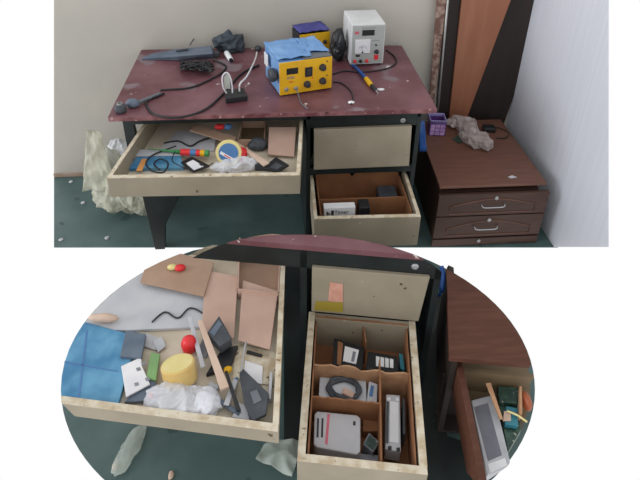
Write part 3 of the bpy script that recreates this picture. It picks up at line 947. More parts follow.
fb = MB().box(a.x, b.x+0.012, -0.15, -0.115, LB+0.0035, tp).build('carton', 'white', t, bevel=0.001)
mb = MB()
mb.text('Timer', V((a.x+0.042, -0.15, tp-0.030)), V((1, 0, 0)), UZ, 0.024)
mb.build('lettering', 'ink', t)
mb = MB()
mb.box(a.x+0.010, a.x+0.016, -0.1508, -0.15, tp-0.036, tp-0.018)
mb.box(a.x+0.018, a.x+0.023, -0.1508, -0.15, tp-0.036, tp-0.024)
mb.box(a.x+0.029, a.x+0.040, -0.1508, -0.15, tp-0.036, tp-0.012)
mb.build('printed_icon', 'ink', t)
tag(MB().box(b.x+0.03, b.x+0.075, -0.145, -0.085, LB+0.0035, tp-0.008).build('charger', 'blk', root=(b.x+0.05, -0.115, LB), bevel=0.004), 'black charger block right of the white phone carton', 'charger')
tag(MB().box(1.09, 1.17, -0.05, 0.06, LB+0.0035, ZL-0.05).build('phone_box', 'greyd', root=(1.13, 0.0, LB), bevel=0.003), 'dark carton in the right corner of the lower desk drawer', 'box')

# ------------------------------------------------------------------ things on the low chest
KZ = ZT+0.0005
p = at(437, 134.5, z=KZ)
mg = thing('mug', 'purple square mug printed with a tile grid on the low chest', 'mug', p)
hw, mh = 0.042, 0.086
rot = Matrix.Rotation(math.radians(-6), 3, 'Z')
def mp_(x, y, z):
    return p+V((0, 0.03, 0))+rot @ V((x, y, z))
mb = MB()
outer = [mp_(sx*hw, sy*hw, 0) for sx, sy in ((-1, -1), (1, -1), (1, 1), (-1, 1))]
for i in range(4):
    a, b = outer[i], outer[(i+1) % 4]
    nn = (b-a).cross(UZ).normalized()
    nn = -nn
    mb.prism([a, b, b+nn*0.004, a+nn*0.004], (0, 0, mh))
mb.prism(outer, (0, 0, 0.006))
body = mb.build('body', 'purple', mg, bevel=0.003)
mb = MB()
for i in range(4):
    a, b = outer[i], outer[(i+1) % 4]
    nn = -(b-a).cross(UZ).normalized()
    mb.prism([a+UZ*(mh-0.016), b+UZ*(mh-0.016), b+UZ*(mh-0.016)+nn*0.005-UZ*0, a+UZ*(mh-0.016)+nn*0.005], (0, 0, 0.018))
mb.build('rim', 'lilac', mg, bevel=0.002)
sq = MB()
for i in range(3):
    for j in range(3):
        o = mp_(-hw+0.0055+i*0.0255, -hw-0.0008, 0.004+j*0.0215)
        sq.pbox(o, rot @ V((0.0220, 0, 0)), V((0, 0, 0.0188)), rot @ V((0, 0.002, 0)))
        o = mp_(hw-0.0012, -hw+0.0055+i*0.0255, 0.004+j*0.0215)
        sq.pbox(o, rot @ V((0, 0.0220, 0)), V((0, 0, 0.0188)), rot @ V((0.002, 0, 0)))
sq.build('tile_print', 'lilacsq', mg)
p = at(465, 133, z=KZ)
mb = MB()
mb.film(at(461, 128, z=KZ)+UZ*0.028, (0.080, 0.060, 0.034), 0.8, 0.05, 1, 6, zmin=KZ, rot=-0.45)
mb.film(at(474, 141, z=KZ)+UZ*0.026, (0.056, 0.100, 0.032), 0.8, 0.05, 4, 6, zmin=KZ, rot=0.35)
tag(mb.build('plastic_bag', 'pbag', root=p, smooth=True), 'crumpled clear plastic bag lying on the low chest', 'plastic bag')
p = at(488, 132, z=KZ)
t = thing('charger', 'black charger block with its lead at the back of the low chest', 'charger', p)
MB().pbox(p+V((-0.028, -0.005, 0)), (0.062, -0.01, 0), (0.008, 0.05, 0), (0, 0, 0.026)).build('body', 'blk', t, bevel=0.006)
MB().tube([p+V((0.03, 0.03, 0.012)), at(500, 128, z=KZ+0.004), at(509, 133, z=KZ+0.004), at(505, 138, z=KZ+0.004), at(496, 138, z=KZ+0.004)], 0.0025, 8, 5).build('lead', 'cable', t, smooth=True)
flat('dark_card', 'small dark green card half under the clear bag on the chest', 'card', [(452, 139), (458, 135.5), (464, 141), (459, 144)], KZ, 0.003, 'pcb')
flat('paper_scrap', 'white scuff of paper near the front edge of the low chest', 'paper scrap', [(508, 177), (512, 175.5), (517, 177.5), (511, 178.5)], KZ, 0.0015, 'paper', bevel=0)
# blue strip hanging between desk and chest
pts = [V((1.285, 0.30, 0.62)), V((1.30, 0.22, 0.60)), V((1.315, 0.10, 0.52)), V((1.32, 0.02, 0.40)), V((1.315, -0.0, 0.30))]
a, b, c, e = at(419, 120, Y=0.2), at(424, 120, Y=0.2), at(426, 150, Y=0.2), at(419, 150, Y=0.2)
tag(MB().sheet(e, c, b, a, n=8, amp=0.012, freq=20, seed=2, thick=0.004).build('blue_bag', 'bluecord', root=e, smooth=True), 'bright blue plastic strip hanging at the right side of the desk', 'bag')

# ------------------------------------------------------------------ bags at the left of the desk
mb = MB()
c = V((-0.095, 0.37, 0.118))
mb.film(c, (0.155, 0.100, 0.115), 0.42, 0.075, 1, 6, zmin=0.001, fold=0.55)
mb.film(c+V((-0.085, 0.03, 0.12)), (0.075, 0.055, 0.13), 0.45, 0.07, 2, 6, pinch=0.3, fold=0.4)
def strap(pxs, Y, seed):
    P = [at(x, y, Y=Y) for x, y in pxs]
    mb.sheet(P[0], P[1], P[2], P[3], n=20, amp=0.035, freq=13, seed=seed, thick=0.0015)
strap([(84, 188), (112, 188), (103, 130), (88, 127)], 0.36, 3)
strap([(104, 186), (118, 184), (101, 131), (94, 127)], 0.335, 6)
tag(mb.build('carrier_bag', 'ybag', root=(c.x, c.y, 0), smooth=True), 'tall yellowish carrier bag on the floor at the left of the desk', 'plastic bag')
mb = MB()
c = at(121, 164, Y=0.53)
mb.film(c, (0.085, 0.055, 0.14), 0.42, 0.07, 6, 6, fold=0.5)
mb.film(V((c.x, c.y, 0.10)), (0.080, 0.055, 0.11), 0.42, 0.07, 8, 6, zmin=0.001, fold=0.5)
tag(mb.build('carrier_bag', 'bag', root=(c.x, c.y, 0), smooth=True), 'white carrier bag wedged between the yellowish bag and the desk leg', 'plastic bag')
for x, y, lab in ((83, 203, 'white paint chip on the teal floor left of the bags'), (61, 240, 'white paint chip at the near left corner of the teal floor'), (107, 238, 'white paint chip on the floor in front of the yellowish bag'), (71, 182, 'white paint chip against the skirting at the far left')):
    p = at(x, y, z=0.0005)
    tag(MB().lump(p+UZ*0.002, (0.010, 0.012, 0.003), 0.4, 70, x, 2, zmin=0.0004).build('paint_chip', 'paper', root=p), lab, 'paint chip', 'paint chips on the floor')

# ================================================================== close-up desk in front
ZR = 0.30
A, B, Cc, D_ = at(309, 312, z=ZR), at(415, 322, z=ZR), at(428, 475, z=ZR), at(297, 461, z=ZR)
gx = (B-A); gx.z = 0; gx.normalize()
gy = UZ.cross(gx).normalized()          # away from the viewer
ez2 = UZ
d2 = thing('desk', 'close-up black desk with burgundy edge, two cream drawers pulled out toward the viewer', 'desk', V((A.x+0.1, A.y, 0)))
fp0 = A - gy*0.004                       # front plane
def up2(x, y, out=0.0):
    return onp(x, y, fp0-gy*out, gy)
# burgundy top
zt_ = up2(400, 259, 0.02).z
q0 = up2(440, 262, 0.02)
lx = q0 + gx*0.05
mb = MB()
o = V((q0.x, q0.y, zt_)) - gx*0.95
mb.pbox(o, gx*1.02, gy*0.22, UZ*0.024)
mb.oval(zt_+0.02)
mb.build('desktop', 'burg', d2, bevel=0.003)
# black frame: rail, pedestal cheeks and back
zu_t, zu_b = up2(400, 277).z, up2(380, 315).z
zu_b = max(zu_b, ZR+0.006)
pr = up2(437, 300)
pl_ = A - gx*0.022
mb = MB()
fa = V((fp0.x, fp0.y, 0))
def fpos(s_, z, o_=0.0):
    p = fa+gx*s_+gy*o_
    return V((p.x, p.y, z))
sR = (pr-fa).dot(gx)
mb.pbox(fpos(-0.80, zu_t+0.004, 0.0), gx*(0.80+sR), gy*0.018, UZ*(zt_-zu_t-0.004))      # rail
mb.pbox(fpos(-0.030, 0.0, 0.0), gx*0.022, gy*0.16, UZ*(zt_))                              # left cheek
mb.pbox(fpos(sR-0.020, 0.0, 0.0), gx*0.020, gy*0.16, UZ*(zt_))                            # right cheek
mb.pbox(fpos(-0.03, 0.0, 0.14), gx*(sR+0.03), gy*0.018, UZ*zt_)                           # back of the pedestal
mb.pbox(fpos(-0.8, 0.25, 0.14), gx*(0.8), gy*0.018, UZ*(zt_-0.25))                        # back of the knee space
mb.oval(zt_)
mb.build('carcass', 'black', d2)
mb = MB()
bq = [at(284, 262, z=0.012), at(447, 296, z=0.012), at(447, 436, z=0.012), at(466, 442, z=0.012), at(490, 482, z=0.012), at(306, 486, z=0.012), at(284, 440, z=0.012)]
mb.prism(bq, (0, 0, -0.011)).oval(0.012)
mb.build('gap_shade_board', 'black', d2)  # no desk part: black board added on the floor to shade the gaps
lkp = up2(415, 266)
MB().lathe(V((lkp.x, lkp.y, lkp.z)), -gy, [(0.012, 0), (0.012, 0.004), (0.008, 0.007), (0.004, 0.007)], 18).build('lock', 'chrome', d2)
# closed upper drawer
mb = MB()
T0, T1 = up2(312, 268, 0.012), up2(430, 277, 0.012)
bzz = zu_b
T0.z = T1.z = (T0.z+T1.z)/2
s1 = up2(419, 318, 0.012)
b0_, b1_ = V((T0.x, T0.y, bzz)), V((s1.x, s1.y, bzz))
mb.hexa([b0_, b1_, b1_+gy*0.018, b0_+gy*0.018], [T0, T1, T1+gy*0.018, T0+gy*0.018])
ud = mb.build('drawer', 'cream', d2, bevel=0.002)
ud['label'] = 'closed upper drawer front'
for pxs, m, nm in (([(328, 301), (343, 302), (343, 284), (330, 282)], 'sticker', 'sticker'), ([(314, 310), (343, 312), (343, 302.5), (316, 301)], 'olive', 'sticker')):
    P = [up2(x, y, 0.0125) for x, y in pxs]
    MB().prism(P, -gy*0.001).build(nm, m, ud)
# pulled-out lower drawer with a carton of phones
lowd = drawer(d2, D_, Cc, B, A, 0.155, th=0.021, front_th=0.020)
lowd['label'] = 'deep lower drawer pulled out'
LZ = 0.1615
# wide drawer at the left, cut off at its left end
ZW = 0.42
w_fr, w_f2 = at(278.5, 432, z=ZW), at(103, 409, z=ZW)
w_br = at(286, 246, z=ZW)
fdir = (w_f2-w_fr).normalized()
bdir = (w_br-w_fr).normalized()
w_fl = w_fr+fdir*0.74
w_br = w_fr+bdir*0.66
w_bl = w_fl+bdir*0.66
wd = drawer(d2, w_fl, w_fr, w_br, w_bl, ZW-0.050, th=0.016, cut=ZW, front_th=0.020)
wd['label'] = 'wide shallow drawer pulled out'
WZ = ZW-0.050+0.0065
OC = ZW-0.03

# ---- cardboard carton in the deep drawer
def P3(x, y, z):
    return at(x, y, z=z)
zt1 = ZR-0.012
t = thing('cardboard_tray', 'torn brown cardboard carton with compartments for phones in the deep close-up drawer', 'cardboard box', P3(345, 400, LZ).lerp(P3(380, 400, LZ), 0.5))
iA, iB, iC, iD = A+gx*0.026-gy*0.016, B-gx*0.026-gy*0.016, Cc+(B-Cc).normalized()*0.026-gx*0.026, D_+(A-D_).normalized()*0.026+gx*0.026
def fl0(p, z=LZ):
    return V((p.x, p.y, z))
MB().prism([fl0(iD), fl0(iC), fl0(iB), fl0(iA)], (0, 0, 0.003)).build('box_bottom', 'carddk', t)
torn_panel(MB(), fl0(iD), fl0(iA), LZ, zt1, 0.004, 0.016, 3).build('side_panel', 'carddk', t)
torn_panel(MB(), fl0(iB), fl0(iC), LZ, zt1, 0.004, 0.016, 5).build('side_panel', 'carddk', t)
torn_panel(MB(), fl0(iA), fl0(iB), LZ, ZR+0.004, 0.004, 0.004, 7).build('back_panel', 'carddk', t)
def along(f, g, s_):
    return fl0(f.lerp(g, s_))
def lr(v):      # line across the box at fraction v from the back
    return along(iA, iD, v), along(iB, iC, v)
def cross(v, u0, u1, z1, jag, seed, m='torn', name='divider'):
    a, b = lr(v)
    return torn_panel(MB(), a.lerp(b, u0), a.lerp(b, u1), LZ+0.003, z1, 0.005, jag, seed).build(name, m, t)
cross(0.375, 0.0, 1.0, zt1-0.004, 0.020, 11)
cross(0.615, 0.0, 0.69, zt1-0.003, 0.006, 13, 'carddk')
a0, b0 = lr(0.30); a1, b1 = lr(0.985)
torn_panel(MB(), a0.lerp(b0, 0.70), a1.lerp(b1, 0.69), LZ+0.003, zt1-0.002, 0.005, 0.010, 17).build('divider', 'carddk', t)
a0, b0 = lr(0.01); a1, b1 = lr(0.14)
torn_panel(MB(), a0.lerp(b0, 0.53), a1.lerp(b1, 0.56), LZ+0.003, zt1-0.01, 0.004, 0.012, 19).build('divider', 'carddk', t)

BZ = LZ+0.0035
def slab(name, label, cat, pxs, zt, th, m, parent=None, bevel=0.0015, cut=None, rest=None):
    """a block whose top face is seen at these photo points, top height zt"""
    pts = [at(x, y, z=zt) for x, y in pxs]
    c = sum(pts, V((0, 0, 0)))/len(pts)
    mb = MB().prism(pts, (0, 0, -th))
    if cut:
        mb.oval(cut)
    o = mb.build(name, m, parent, bevel=bevel, root=None if parent else V((c.x, c.y, zt-th)))
    if not parent:
        tag(o, label, cat)
    return o
def sthing(name, label, cat, px, z):
    return thing(name, label, cat, at(px[0], px[1], z=z))

# top row: two phones standing among the cardboard
t = sthing('phone_box', 'dark phone carton with a white label in the back compartment of the deep drawer', 'box', (348, 355), BZ)
slab('carton', '', '', [(332, 367), (362, 370), (364, 347), (334, 338)], 0.245, 0.245-BZ, 'blk', t)
slab('inner_lid', '', '', [(337, 364), (341, 365), (343, 343), (338, 341)], 0.2465, 0.0015, 'carddk', t, 0)
lab = slab('label_card', '', '', [(343, 361), (356, 364), (359, 350), (345, 346)], 0.2465, 0.0015, 'white', t, 0)
slab('printed_lines', '', '', [(351, 361), (354, 362), (356, 352), (353, 351)], 0.247, 0.0005, 'greypr', lab, 0)
t = sthing('keypad_phone', 'black phone with a row of white keys beside the dark carton', 'phone', (384, 358), BZ)
slab('body', '', '', [(366, 369), (399, 373), (397, 356), (368, 351)], 0.25, 0.25-BZ, 'blk', t, 0.003)
for i in range(4):
    x = 376+i*4.6
    slab('key', '', '', [(x, 366+i*0.5), (x+3.6, 366.5+i*0.5), (x+3.6, 357+i*0.8), (x, 356+i*0.8)], 0.2515, 0.0015, 'whitep', t, 0)
slab('teal_cover', 'teal plastic phone cover at the right of the keypad phone', 'phone cover', [(400.5, 368), (405, 370), (403, 354), (399, 353)], 0.245, 0.245-BZ, 'teal')

# coil on a white carton
t = sthing('white_carton', 'white carton lying under a dark coiled cable in the deep drawer', 'box', (343, 390), BZ)
slab('carton', '', '', [(318, 404), (367, 407), (366, 381), (320, 377)], 0.232, 0.232-BZ, 'paper', t)
t = sthing('cable_coil', 'dark coiled cable with a pale plug lying on the white carton', 'cable', (345, 390), 0.2325)
mb = MB()
cpt = at(344, 389, z=0.238)
pts = []
for i in range(61):
    a_ = 2*math.pi*i/15
    rr = 0.036+0.006*math.sin(i*0.9)+0.004*(i % 4)/4
    pts.append(cpt+gx*(rr*1.18*math.cos(a_))+gy*(rr*0.9*math.sin(a_))+UZ*(0.0015*(i//15)))
mb.tube(pts, 0.0048, 8, 3)
mb.build('coil', 'greyd', t, smooth=True)
pp = at(347, 392, z=0.236)
MB().pbox(pp-gx*0.016-gy*0.012, gx*0.034-gy*0.014, gy*0.020+gx*0.006, UZ*0.012).build('plug', 'cardpink', t, bevel=0.003)
slab('bubble_wrap', 'small clear wrapped part with blue print right of the coil', 'packet', [(366.5, 403), (377, 402), (377.5, 384), (369, 381)], 0.245, 0.05, 'bag')
slab('blue_tag', 'slim blue tag on the clear wrapped part', 'tag', [(369, 396), (372.5, 396.5), (374, 386), (371, 385)], 0.2465, 0.001, 'bluelab', bevel=0)

# white handset carton in the front compartment
t = sthing('phone_box', 'white phone carton with rounded end and pink line in the front left compartment', 'box', (336, 432), BZ)
slab('carton', '', '', [(313.5, 444), (317, 447), (357, 454.5), (360.5, 451), (360.5, 418), (357, 415), (317, 411), (314.5, 414)], 0.245, 0.07, 'cardw', t, 0.003)
slab('stripe', '', '', [(325, 443), (327.5, 445), (330, 414), (327.5, 414)], 0.2457, 0.0007, 'pink', t, 0)
for x in (316.5, 321):
    slab('slot', '', '', [(x, 437), (x+2, 437.5), (x+2.6, 418.5), (x+0.6, 418)], 0.2457, 0.0007, 'ink', t, 0)
slab('print_mark', '', '', [(353, 425), (355.5, 425.5), (355.6, 421.5), (353.2, 421)], 0.2457, 0.0007, 'ink', t, 0)
slab('folded_leaflet', 'crumpled white leaflet under the white phone carton', 'leaflet', [(330, 459), (346, 461), (346, 452), (330, 450)], 0.21, 0.04, 'paper')
slab('plastic_packet', 'clear packet of small parts at the drawer front beside the leaflet', 'packet', [(347, 462), (378, 464.5), (378, 455), (348, 452)], 0.20, 0.03, 'greypr')
t = sthing('square_chip', 'dark green square module in the front compartment of the deep drawer', 'circuit board', (371, 442), BZ)
slab('frame', '', '', [(363, 444), (373, 452), (379.5, 442), (369, 432.5)], 0.22, 0.05, 'greypr', t)
slab('board', '', '', [(364.5, 443.5), (373, 450), (378, 442), (369.5, 434.5)], 0.2215, 0.0015, 'pcb', t, 0)
slab('black_pouch', 'dark scrap behind the square module in the deep drawer', 'scrap', [(363, 431), (379, 431), (379, 416), (363, 416)], 0.20, 0.03, 'carddk')
# long handset in the right compartment
t = sthing('phone_chassis', 'long white phone chassis with dark edge in the right compartment of the deep drawer', 'phone', (394, 424), BZ)
slab('back_shell', '', '', [(385, 449), (401, 452), (400, 395), (386, 394)], 0.238, 0.05, 'silver', t, 0.003)
slab('screen_edge', '', '', [(385.5, 443), (388.5, 443.5), (389, 402), (386.5, 401)], 0.2387, 0.0008, 'greyd', t, 0)
slab('cover_plate', '', '', [(389.5, 442), (398.5, 443), (398.5, 402), (390, 401)], 0.2395, 0.0015, 'whitep', t, 0.0005)
for x, y in ((387, 397), (395.5, 397.5), (388, 446), (396.5, 447.5)):
    slab('corner_lug', '', '', [(x, y+3.5), (x+3.6, y+3.5), (x+3.6, y), (x, y)], 0.2405, 0.003, 'ink' if y > 440 else 'whitep', t, 0)
slab('glass_strip', 'dark slim glass strip standing right of the white chassis', 'phone part', [(403, 434), (405.5, 434), (405, 398), (402.5, 398)], 0.24, 0.06, 'greyd')

# ---- in the wide drawer
flat2 = slab
slab('paper_board', 'large grey-white card lying at the back left of the wide close-up drawer', 'card', [(70, 330), (104, 262), (222, 290), (216, 326), (130, 330)], WZ+0.012, 0.011, 'paper', cut=OC)
slab('cardboard_strip', 'long brown cardboard strip behind the grey-white card', 'cardboard', [(140, 282), (152, 246), (214, 262), (204, 296)], WZ+0.034, 0.006, 'card', cut=OC)
p = at(180, 268, z=WZ+0.045)
t = thing('sweet_wrapper', 'red and yellow wrapper on the brown cardboard strip at the back', 'wrapper', p-UZ*0.01)
MB().lump(p, (0.018, 0.014, 0.010), 0.3, 40, 3, 3).build('wrapper_end', 'red', t, smooth=True)
MB().lump(p+V((-0.028, 0.006, 0)), (0.016, 0.012, 0.009), 0.3, 40, 6, 3).build('wrapper_body', 'yel2', t, smooth=True)
p = at(143, 271, z=WZ+0.044)
# cardboard box halves
t = open_box('cardboard_box', 'open pinkish cardboard box at the back right of the wide close-up drawer', [(238, 299), (279, 303), (282, 244), (240, 240)], WZ, 0.045, 'cardpink', 'card', cut=OC)
slab('cardboard_flap', 'upright-edged cardboard panel leaning toward the right rail of the wide drawer', 'cardboard', [(238, 340), (270, 349), (278, 291), (243, 280)], WZ+0.034, 0.006, 'cardpink')
slab('cardboard_sheet', 'broad pale cardboard sheet left of the leaning panel', 'cardboard', [(201, 334), (234, 338), (238, 276), (206, 270)], WZ+0.028, 0.005, 'cardpink')
slab('drawer_liner', 'pale yellowish board lining the drawer below the cardboard panel', 'board', [(232, 378), (275, 386), (277, 352), (236, 343)], WZ+0.004, 0.0035, 'rim')
# blue booklet
t = sthing('magazine', 'blue printed booklet at the left end of the wide close-up drawer', 'booklet', (90, 370), WZ)
slab('cover', '', '', [(52, 404), (118, 404), (138, 336), (70, 318)], WZ+0.016, 0.0155, 'bluepaper', t, cut=OC)
slab('fold_line', '', '', [(77, 402), (79, 402), (88, 330), (86, 330)], WZ+0.0168, 0.0008, 'bluelab', t, 0)
slab('stripe', '', '', [(60, 362), (118, 372), (118, 370.5), (60, 360)], WZ+0.0168, 0.0008, 'bluelab', t, 0, cut=OC)
t_ = tag(MB().lump(at(103, 318, z=WZ+0.032), (0.046, 0.014, 0.014), 0.35, 40, 2, 3, rot=-0.1).build('cloth_roll', 'wood', root=at(103, 318, z=WZ+0.018), smooth=True), 'frayed pale wooden scrap lying across the blue booklet top', 'scrap')
slab('blue_pouch', 'dull blue packet between the booklet and the green strip', 'packet', [(120, 356), (141, 358), (146, 334), (126, 330)], WZ+0.028, 0.012, 'bluegrey')
# opened phone
t = sthing('broken_phone', 'white phone board with dark notches lying on the blue booklet', 'phone', (133, 375), WZ+0.018)
slab('circuit_board', '', '', [(126, 397), (150, 384), (142, 366), (141, 357), (121, 366)], WZ+0.024, 0.006, 'white', t)
for x, y in ((142, 362), (135, 383), (146, 378), (137, 368)):
    slab('chip', '', '', [(x, y+3), (x+4, y+2), (x+3, y-1), (x-1, y)], WZ+0.0252, 0.0012, 'greypr', t, 0)
slab('back_shell', 'empty dark phone shell under the white phone board', 'phone shell', [(124, 402), (158, 400), (156, 382), (146, 378)], WZ+0.016, 0.010, 'bluegrey')
slab('green_strip', 'green plastic strip beside the tape roll in the close-up drawer', 'strip', [(146, 378), (156, 380), (160, 354), (151, 352)], WZ+0.022, 0.010, 'lime')
p = at(152, 400, z=WZ)
tag(MB().lump(p+UZ*0.02, (0.008, 0.012, 0.008), 0.3, 40, 1, 2).build('bottle_cap', 'red', root=p+UZ*0.012, smooth=True), 'small red cap by the left end of the white bag', 'cap')
# tape roll tilted
p = at(178.5, 368, z=WZ+0.045)
axv = (V((0.02, 0.30, 1.0))-gx*0.15).normalized()
t = thing('tape_roll', 'amber tape roll with pale face lying in the close-up drawer', 'tape roll', V((p.x, p.y, WZ)))
MB().lathe(p-axv*0.040, axv, [(0.044, 0), (0.0475, 0.002), (0.0475, 0.053), (0.045, 0.055), (0.030, 0.055)], 40).build('tape', 'tapeside', t, smooth=False)
MB().lathe(p+axv*0.0145, axv, [(0.043, 0), (0.043, 0.0022), (0.001, 0.0024)], 40).build('pale_face', 'yel2', t)
p = at(189, 343, z=WZ+0.04)
tag(MB().lathe(p-UZ*0.03, UZ, [(0.016, 0), (0.022, 0.006), (0.024, 0.028), (0.019, 0.044), (0.009, 0.052)], 20).build('red_pot', 'red', root=V((p.x, p.y, WZ)), smooth=True), 'small red plastic pot behind the amber tape roll', 'pot')
def stick(name, label, a, b, z0, z1, wa, wb, th, m, cat='stick'):
    a, b = at(*a, z=z0), at(*b, z=z1)
    ax = (b-a).normalized(); sd = ax.cross(UZ).normalized()
    return tag(MB().prism([a-sd*wa, a+sd*wa, b+sd*wb, b-sd*wb], (0, 0, th)).build(name, m, root=a, bevel=0.0015), label, cat)
stick('wooden_stick', 'pale wooden stick slanting past the amber tape roll to the drawer front', (200, 322), (225, 390), WZ+0.062, WZ+0.040, 0.007, 0.012, 0.009, 'wood')
stick('wooden_stick', 'thin white stick behind the red pot in the close-up drawer', (190, 318), (203, 368), WZ+0.052, WZ+0.028, 0.006, 0.007, 0.006, 'paper')
# black adapter
t = sthing('adapter', 'black cubic adapter on the pale cardboard sheet', 'adapter', (219, 336), WZ+0.03)
slab('body', '', '', [(207, 332), (220, 346), (232, 338), (219, 315)], WZ+0.066, 0.036, 'greyd', t, 0.004)
slab('face_plate', '', '', [(210, 332), (214, 336), (222, 324), (219, 320)], WZ+0.0668, 0.0008, 'bluegrey', t, 0)
# white bag near the front
mb = MB()
c = at(185, 401, z=WZ+0.018)
mb.film(c, (0.098, 0.050, 0.026), 0.75, 0.05, 4, 6, zmin=WZ+0.001, rot=-0.2)
mb.film(at(207, 404, z=WZ+0.024), (0.030, 0.040, 0.022), 0.75, 0.04, 7, 5, zmin=WZ+0.001)
tag(mb.build('plastic_bag', 'bag', root=V((c.x, c.y, WZ)), smooth=True), 'white crumpled plastic bag behind the close-up drawer front', 'plastic bag')
# dark electronics
t = sthing('phone_board', 'dark grey circuit slab lying near the right rail of the close-up drawer', 'circuit board', (256, 395), WZ)
slab('slab', '', '', [(239, 373), (243, 368), (269, 393), (266, 414), (252, 421), (244, 402)], WZ+0.040, 0.012, 'greyd', t, 0.003)
slab('chip', '', '', [(250, 392), (257, 389), (262, 400), (254, 404)], WZ+0.0425, 0.0025, 'grey', t)
slab('white_slip', 'white paper slip under the dark grey circuit slab', 'paper', [(243, 380), (262, 384), (263, 366), (245, 360)], WZ+0.010, 0.003, 'white')
stick('screwdriver_shaft', 'thin grey rod pointing down to the white slip', (246, 342), (241, 372), WZ+0.045, WZ+0.045, 0.003, 0.003, 0.005, 'steel', 'rod')
stick('tweezers', 'dark slim tool lying behind the drawer front beside the bag', (226, 372), (239, 412), WZ+0.030, WZ+0.030, 0.004, 0.006, 0.006, 'blk', 'tool')
stick('knife_blade', 'silver blade lying between the bag and the dark tool', (236, 380), (226, 406), WZ+0.022, WZ+0.022, 0.007, 0.008, 0.004, 'silver', 'blade')
stick('metal_ruler', 'short dark metal bar at the drawer front right of the bag', (218, 400), (240, 415), WZ+0.014, WZ+0.014, 0.007, 0.007, 0.005, 'bluegrey', 'bar')
p = at(228, 370, z=WZ+0.02)
tag(MB().lump(p, (0.012, 0.010, 0.010), 0.3, 50, 3, 3).build('yellow_clip', 'yellow', root=p-UZ*0.01, smooth=True), 'small yellow clip at the end of the wooden stick', 'clip')
slab('dark_tray', 'black pouch between the stick and the circuit slab', 'pouch', [(206, 374), (230, 366), (238, 345), (222, 348)], WZ+0.020, 0.016, 'blk')
slab('glass_piece', 'small clear glass strip standing by the right rail', 'glass strip', [(268, 398), (271, 399), (273, 372), (270, 371)], WZ+0.03, 0.02, 'silver')
slab('card_scrap', 'white folded scrap between the circuit slab and the drawer front', 'paper scrap', [(232, 417), (250, 420), (246, 405), (238, 402)], WZ+0.018, 0.008, 'paper')

slab('battery', 'small white and grey phone battery under the wooden stick', 'battery', [(205, 392), (214, 396), (219, 385), (210, 381)], WZ+0.012, 0.010, 'silver')
slab('phone_cover', 'grey phone back cover between the tape roll and the adapter', 'phone cover', [(196, 352), (206, 358), (212, 344), (203, 338)], WZ+0.008, 0.006, 'greypr')
slab('foil_scrap', 'pale crinkled foil scrap left of the tape roll', 'foil', [(158, 352), (166, 346), (162, 336), (152, 340)], WZ+0.010, 0.006, 'silver')
slab('plastic_card', 'white plastic card above the green strip', 'card', [(140, 345), (156, 350), (160, 338), (146, 332)], WZ+0.007, 0.004, 'cardw')
for (x0, y0, x1, y1), m_, lab in (((216, 360, 226, 352), 'steel', 'small steel screw driver bit beside the yellow clip'), ((247, 352, 262, 356), 'blk', 'black pen cap lying above the white slip'), ((232, 392, 237, 378), 'bluelab', 'short blue tube between the blade and the dark tool')):
    a, b = at(x0, y0, z=WZ+0.007), at(x1, y1, z=WZ+0.007)
    tag(MB().cyl(a, b, 0.0055, 0.0045, 12).build('bit', m_, root=a), lab, 'small part')
cord('thin_cable', 'thin black cable winding over the grey-white card of the close-up drawer', [(152, 322), (165, 312), (178, 318), (190, 308), (204, 314), (214, 322)], WZ+0.016, 0.0026)

# ------------------------------------------------------------------ close-up chest at the right
ZK = 0.40
m_fl, m_fr = at(449.5, 357, z=ZK), at(545, 365.5, z=ZK)
m_bl = at(446, 262, z=ZK)
kx = (m_fr-m_fl).normalized()
ky = UZ.cross(kx)
m_bl = m_fl+(m_bl-m_fl).normalized()*0.44
m_br = m_bl+kx*0.5
m_fr = m_fl+kx*0.5
ch2 = thing('chest_of_drawers', 'close-up brown chest with its top drawer open, cut off by the oval at right', 'chest of drawers', V((m_fl.x+0.15, m_fl.y+0.1, 0)))
mb = MB().prism([m_fl, m_fr, m_br, m_bl], (0, 0, -0.020)).oval(ZK)
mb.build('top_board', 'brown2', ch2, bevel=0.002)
mb = MB()
s0 = m_fl+kx*0.012+ky*0.012
mb.prism([V((p.x, p.y, 0.0125)) for p in (s0, s0+kx*0.018, m_bl+kx*0.03, m_bl+kx*0.012)], (0, 0, ZK-0.0325))
mb.prism([V((p.x, p.y, 0.0125)) for p in (s0+ky*0.06, m_fr+ky*0.06, m_fr+ky*0.075, s0+ky*0.075)], (0, 0, 0.20))
mb.prism([V((p.x, p.y, 0.0125)) for p in (s0+kx*0.018, s0+kx*0.2, s0+kx*0.2+ky*0.06, s0+kx*0.018+ky*0.06)], (0, 0, 0.01))
mb.oval(ZK-0.08)
mb.build('carcass', 'shade_dk', ch2)  # brown carcass coloured near black for gap shade, bottom board added for it
ZD = 0.335
e0 = at(455.5, 360, z=ZD)
e1 = at(479.5, 482, z=ZD)
ed = (e1-e0).normalized()
e_in = e0-ed*0.10
wdt = kx*0.020
mb = MB()
mb.prism([e_in, e_in+wdt, e1+ed*0.03+wdt, e1+ed*0.03], (0, 0, -0.115)).oval(ZD)
cd_ = mb.build('drawer', 'brown2', ch2, bevel=0.0015)
zb2 = ZD-0.115
mb = MB()
mb.prism([V((p.x, p.y, zb2)) for p in (e_in+wdt, e_in+kx*0.46, e1+ed*0.03+kx*0.46, e1+ed*0.03+wdt)], (0, 0, 0.006)).oval(ZD-0.08)
mb.build('bottom_panel', 'tan', cd_)
q0 = at(463, 385, z=ZD-0.075); 
q0 = e0+wdt+ed*0.022
mb = MB().prism([V((p.x, p.y, zb2+0.006)) for p in (q0, q0+kx*0.42, q0+kx*0.42+ky*0.012, q0+ky*0.012)], (0, 0, 0.088)).oval(ZD-0.02)
mb.build('back_panel', 'tan', cd_)
CZ = zb2+0.0065
